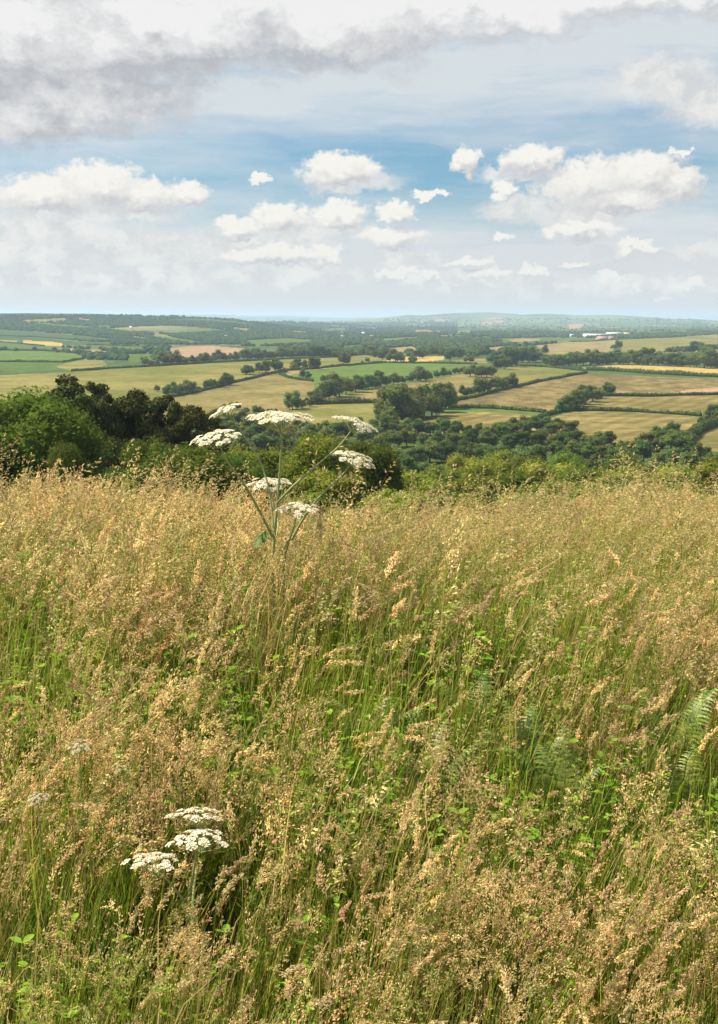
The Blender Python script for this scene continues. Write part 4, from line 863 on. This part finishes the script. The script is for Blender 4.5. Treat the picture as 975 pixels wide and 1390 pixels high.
def fern(px, py, Y, n, label, seed, L_=.25):
    r = np.random.default_rng(seed); t = at(px, py, Y); g = float(terrain(t[0], Y)); o = empty('bracken_fern', (t[0], Y, g)); tag(o, label, 'fern', 'bracken ferns in the meadow')
    H = t[2] - g - .11
    for k in range(n - 2): frond(r, L_ * r.uniform(.8, 1.15), k * 6.28 / n + r.uniform(-.4, .4), r.uniform(.7, 1.1), r.uniform(.3, .8), max(.1, H - .16)).build('frond', FERN, o)
fern(560, 935, 3.5, 6, 'bracken fern left of the middle of the meadow, the bright one', 51)
fern(585, 985, 3.3, 5, 'bracken fern just in front of the bright middle one', 52)
fern(725, 950, 3.4, 6, 'bracken fern right of the middle under the pink seed heads', 53)
fern(765, 1000, 3.2, 6, 'dark spreading bracken fern lower right of the middle', 54)
fern(925, 925, 3.5, 6, 'bracken fern near the right edge of the meadow', 55)
fern(940, 990, 3.3, 5, 'bluish bracken fern low at the right edge', 56)
fern(500, 930, 3.6, 5, 'bracken fern leftmost of the middle cluster', 57)
fern(650, 900, 3.8, 5, 'bracken fern furthest up the meadow with yellow tips', 58)
# ------------------------------------------------------------------ haze, light, sky, camera
hb = MB(); box(hb, (0, 9400, 7), (42000, 21600, 156))
hz = hb.build('haze', None)
m, nt, N, L = mat_new('haze_air')
v = N.new('ShaderNodeVolumePrincipled'); v.inputs['Color'].default_value = (.57, .75, .98, 1); v.inputs['Density'].default_value = 1.0e-4; v.inputs['Anisotropy'].default_value = .2
out = N.new('ShaderNodeOutputMaterial'); L.new(v.outputs[0], out.inputs['Volume']); hz.data.materials.append(m); tag(hz, kind='stuff')

SUN_EL, SUN_AZ = R(52), R(-78)      # azimuth measured from straight ahead, negative to the left
sd = np.array([math.sin(SUN_AZ) * math.cos(SUN_EL), math.cos(SUN_AZ) * math.cos(SUN_EL), math.sin(SUN_EL)])
li = bpy.data.lights.new('sun', 'SUN'); li.energy = 5.0; li.angle = R(.5); li.color = (1, .92, .79)
so = bpy.data.objects.new('sun', li); COL.objects.link(so)
from mathutils import Vector
so.rotation_euler = Vector(sd).to_track_quat('Z', 'Y').to_euler()

w = bpy.data.worlds.new('World'); scene.world = w; w.use_nodes = True
nt = w.node_tree; N = nt.nodes; L = nt.links; N.clear()
def M(op, a, b=None, c=None, clamp=False):
    n = N.new('ShaderNodeMath'); n.operation = op; n.use_clamp = clamp
    for i, x in enumerate((a, b, c)):
        if x is None: continue
        if isinstance(x, (int, float)): n.inputs[i].default_value = x
        else: L.new(x, n.inputs[i])
    return n.outputs[0]
def VM(op, a, b=None, c=None):
    n = N.new('ShaderNodeVectorMath'); n.operation = op
    for i, x in enumerate((a, b, c)):
        if x is None: continue
        if isinstance(x, tuple): n.inputs[i].default_value = x
        else: L.new(x, n.inputs[i])
    return n.outputs[1] if op in ('LENGTH', 'DOT_PRODUCT') else n.outputs[0]
def SM(x, a, b, lo=0., hi=1.):
    n = N.new('ShaderNodeMapRange'); n.interpolation_type = 'SMOOTHSTEP'; L.new(x, n.inputs[0])
    for i, q in enumerate((a, b, lo, hi)): n.inputs[i + 1].default_value = q
    return n.outputs[0]
def MIX(f, a, b):
    n = N.new('ShaderNodeMix'); n.data_type = 'RGBA'
    if isinstance(f, float): n.inputs[0].default_value = f
    else: L.new(f, n.inputs[0])
    for i, x in ((6, a), (7, b)):
        if isinstance(x, tuple): n.inputs[i].default_value = (*x, 1)
        else: L.new(x, n.inputs[i])
    return n.outputs[2]
def NZ(vec, sc, det=4, rough=.55, color=False):
    n = N.new('ShaderNodeTexNoise'); n.inputs['Scale'].default_value = sc; n.inputs['Detail'].default_value = det; n.inputs['Roughness'].default_value = rough
    L.new(vec, n.inputs[0]); return n.outputs[1 if color else 0]
tc = N.new('ShaderNodeTexCoord'); sep = N.new('ShaderNodeSeparateXYZ'); L.new(tc.outputs['Generated'], sep.inputs[0])
az = M('MULTIPLY', M('ARCTAN2', sep.outputs[0], sep.outputs[1]), 57.29578)
el = M('MULTIPLY', M('ARCSINE', sep.outputs[2]), 57.29578)
cb = N.new('ShaderNodeCombineXYZ'); L.new(az, cb.inputs[0]); L.new(el, cb.inputs[1]); P0 = cb.outputs[0]
sky = N.new('ShaderNodeTexSky'); sky.sky_type = 'NISHITA'; sky.sun_disc = False; sky.sun_elevation = SUN_EL; sky.sun_rotation = SUN_AZ
sky.altitude = 100; sky.air_density = 1.0; sky.dust_density = 1.5; sky.ozone_density = 1.5
# warped directions give the clouds their billows
n_big = VM('SUBTRACT', NZ(VM('MULTIPLY', P0, (1, 1.5, 1)), .42, 3, .5, True), (.5, .5, .5))
n_sml = VM('SUBTRACT', NZ(VM('MULTIPLY', P0, (1, 1.25, 1)), 1.35, 7, .62, True), (.5, .5, .5))
warp = VM('MULTIPLY_ADD', n_big, (1.7, 1.1, 0), VM('MULTIPLY', n_sml, (1.9, 1.45, 0)))
PW = VM('ADD', P0, warp)
def field(P, blobs):
    acc = None
    for (x, y, rx, ry) in blobs:
        a, e = ang(x, y); kx, ky = 26.2 / rx, 26.2 / ry
        l = VM('LENGTH', VM('MULTIPLY_ADD', P, (kx, ky, 0), (-a * kx, -e * ky, 0)))
        acc = l if acc is None else M('SMOOTH_MIN', acc, l, .18)
    return M('SUBTRACT', 1.0, acc)
CRISP = [(55, 264, 72, 26), (140, 250, 66, 30), (190, 262, 60, 24), (252, 262, 34, 20), (462, 231, 64, 22), (635, 215, 24, 19), (722, 215, 44, 20),
         (800, 252, 72, 38), (880, 238, 62, 34), (920, 250, 38, 30), (835, 272, 85, 20), (684, 255, 25, 13), (585, 262, 30, 7), (530, 320, 56, 18), (538, 287, 30, 14),
         (460, 290, 44, 20), (380, 293, 46, 19), (325, 308, 34, 16), (370, 345, 84, 17), (432, 347, 32, 14), (785, 312, 60, 16), (665, 372, 34, 11), (640, 354, 32, 7),
         (725, 370, 20, 9), (580, 374, 15, 9), (535, 369, 30, 10), (830, 376, 26, 7), (865, 388, 11, 5), (940, 383, 17, 8), (682, 326, 16, 6), (865, 330, 30, 8), (785, 355, 20, 5), (900, 404, 12, 4), (350, 243, 16, 7), (925, 205, 22, 5)]
SOFT = [(60, 315, 120, 32), (160, 330, 120, 28), (230, 350, 70, 20), (700, 280, 70, 20), (310, 330, 80, 26), (420, 310, 90, 26), (960, 140, 70, 40), (900, 105, 80, 32), (40, 345, 120, 30), (120, 380, 260, 22), (400, 375, 140, 18), (560, 350, 70, 14), (760, 395, 120, 10), (930, 340, 60, 14), (790, 290, 110, 22), (480, 250, 80, 18), (130, 285, 150, 16), (700, 235, 60, 12), (860, 340, 80, 14), (620, 380, 160, 16), (880, 385, 120, 14)]
HEAVY = [(30, 45, 260, 110), (90, 125, 190, 65), (10, 150, 130, 50), (230, 30, 170, 70), (420, 22, 240, 72), (640, 0, 230, 55), (860, -30, 240, 55), (-100, 130, 150, 60), (1000, -20, 120, 40)]
dC = field(PW, CRISP)
dC2 = field(VM('ADD', PW, (-.30, .52, 0)), CRISP)
fine = NZ(P0, 2.6, 6, .65)
finec = M('SUBTRACT', fine, .5)
aC = SM(M('MULTIPLY_ADD', finec, .6, dC), -.08, .34)
shC = M('MULTIPLY_ADD', M('SUBTRACT', dC, dC2), 1.05, .58, clamp=True)
shC = M('MULTIPLY_ADD', finec, .8, shC, clamp=True)
dS = field(PW, SOFT); aS = M('MULTIPLY', SM(dS, -.12, .6), .85)
PH = VM('MULTIPLY_ADD', warp, (1.5, 1.2, 0), P0)
dH = M('MULTIPLY_ADD', M('SUBTRACT', NZ(VM('MULTIPLY', P0, (1, 1.7, 1)), .30, 6, .6), .5), 1.7, field(PH, HEAVY)); dH2 = field(VM('ADD', PH, (-.5, 2.3, 0)), HEAVY); dH2 = M('MULTIPLY_ADD', M('SUBTRACT', NZ(VM('MULTIPLY', VM('ADD', P0, (-.5, 2.3, 0)), (1, 1.7, 1)), .30, 6, .6), .5), .8, dH2)
aH = SM(M('MULTIPLY_ADD', finec, .25, dH), -.16, .48)
shH = M('MULTIPLY_ADD', M('SUBTRACT', dH, dH2), 1.0, .42)
shH = M('MULTIPLY_ADD', M('SUBTRACT', NZ(VM('MULTIPLY', PW, (1, 1.5, 1)), .5, 7, .6), .5), 2.0, shH, clamp=True)
shH = M('ADD', shH, M('MULTIPLY', SM(az, -4, 10), .28), clamp=True)
# high thin veil drawn out in streaks
cs = VM('MULTIPLY', P0, (.06, .42, 1)); veil = NZ(VM('ADD', cs, VM('MULTIPLY', n_big, (.3, .3, 0))), 1.6, 6, .6)
elS = SM(el, .0, 6.0); hor = M('SUBTRACT', 1.0, elS)
bl = M('SUBTRACT', 1.0, M('MINIMUM', VM('LENGTH', VM('MULTIPLY_ADD', P0, (1/30., 1/3.8, 0), (-.16, -7.2 / 3.8, 0))), 1.0))    # clearer belt of blue
vf = M('ADD', M('MULTIPLY_ADD', veil, 1.6, .16), M('MULTIPLY', hor, .25)); vf = M('SUBTRACT', vf, M('MULTIPLY', bl, .95)); vf = M('MINIMUM', M('MAXIMUM', vf, .06), .97)
veilc = MIX(elS, (7.5, 7.45, 7.35), (7.1, 7.62, 7.95))
base = MIX(vf, VM('MULTIPLY', sky.outputs[0], (.66, 1.06, 1.22)), veilc)
c = MIX(aS, base, MIX(SM(NZ(PW, .8, 5), .35, .65), (7.0, 7.0, 7.0), (9.1, 8.85, 8.4)))
c = MIX(aH, c, MIX(shH, (5.0, 5.1, 5.4), (9.0, 8.95, 8.85)))
ccol = MIX(shC, (6.0, 6.0, 6.2), (9.7, 9.4, 8.8))
ccol = MIX(M('MULTIPLY', hor, .25), ccol, (7.2, 7.1, 6.9))
c = MIX(aC, c, ccol)
# overhead and behind: broken cloud of the same sort
over = M('MULTIPLY', SM(NZ(tc.outputs['Generated'], 2.2, 5), .52, .66), SM(el, 17, 26)); c = MIX(M('MULTIPLY', over, .8), c, (6.5, 6.5, 6.8))
bg = N.new('ShaderNodeBackground'); bg.inputs[1].default_value = .0505; L.new(c, bg.inputs[0])
ow = N.new('ShaderNodeOutputWorld'); L.new(bg.outputs[0], ow.inputs[0])
w.cycles.sampling_method = 'MANUAL'; w.cycles.sample_map_resolution = 512

cd = bpy.data.cameras.new('camera'); co = bpy.data.objects.new('camera', cd); COL.objects.link(co)
cd.sensor_fit = 'VERTICAL'; cd.sensor_height = 24; cd.lens = 24 * F / 1390.; cd.clip_start = .05; cd.clip_end = 60000
co.location = EYE; co.rotation_euler = (math.pi / 2 - PITCH, 0, 0); scene.camera = co
vs = scene.view_settings; vs.view_transform = 'Standard'; vs.look = 'None'; vs.exposure = .94; vs.gamma = 1; vs.use_curve_mapping = False
scene.cycles.use_denoising = True; scene.cycles.max_bounces = 6; scene.cycles.diffuse_bounces = 3; scene.cycles.transmission_bounces = 3; scene.cycles.volume_bounces = 1; scene.cycles.transparent_max_bounces = 8
scene.cycles.use_adaptive_sampling = True; scene.cycles.adaptive_threshold = .01
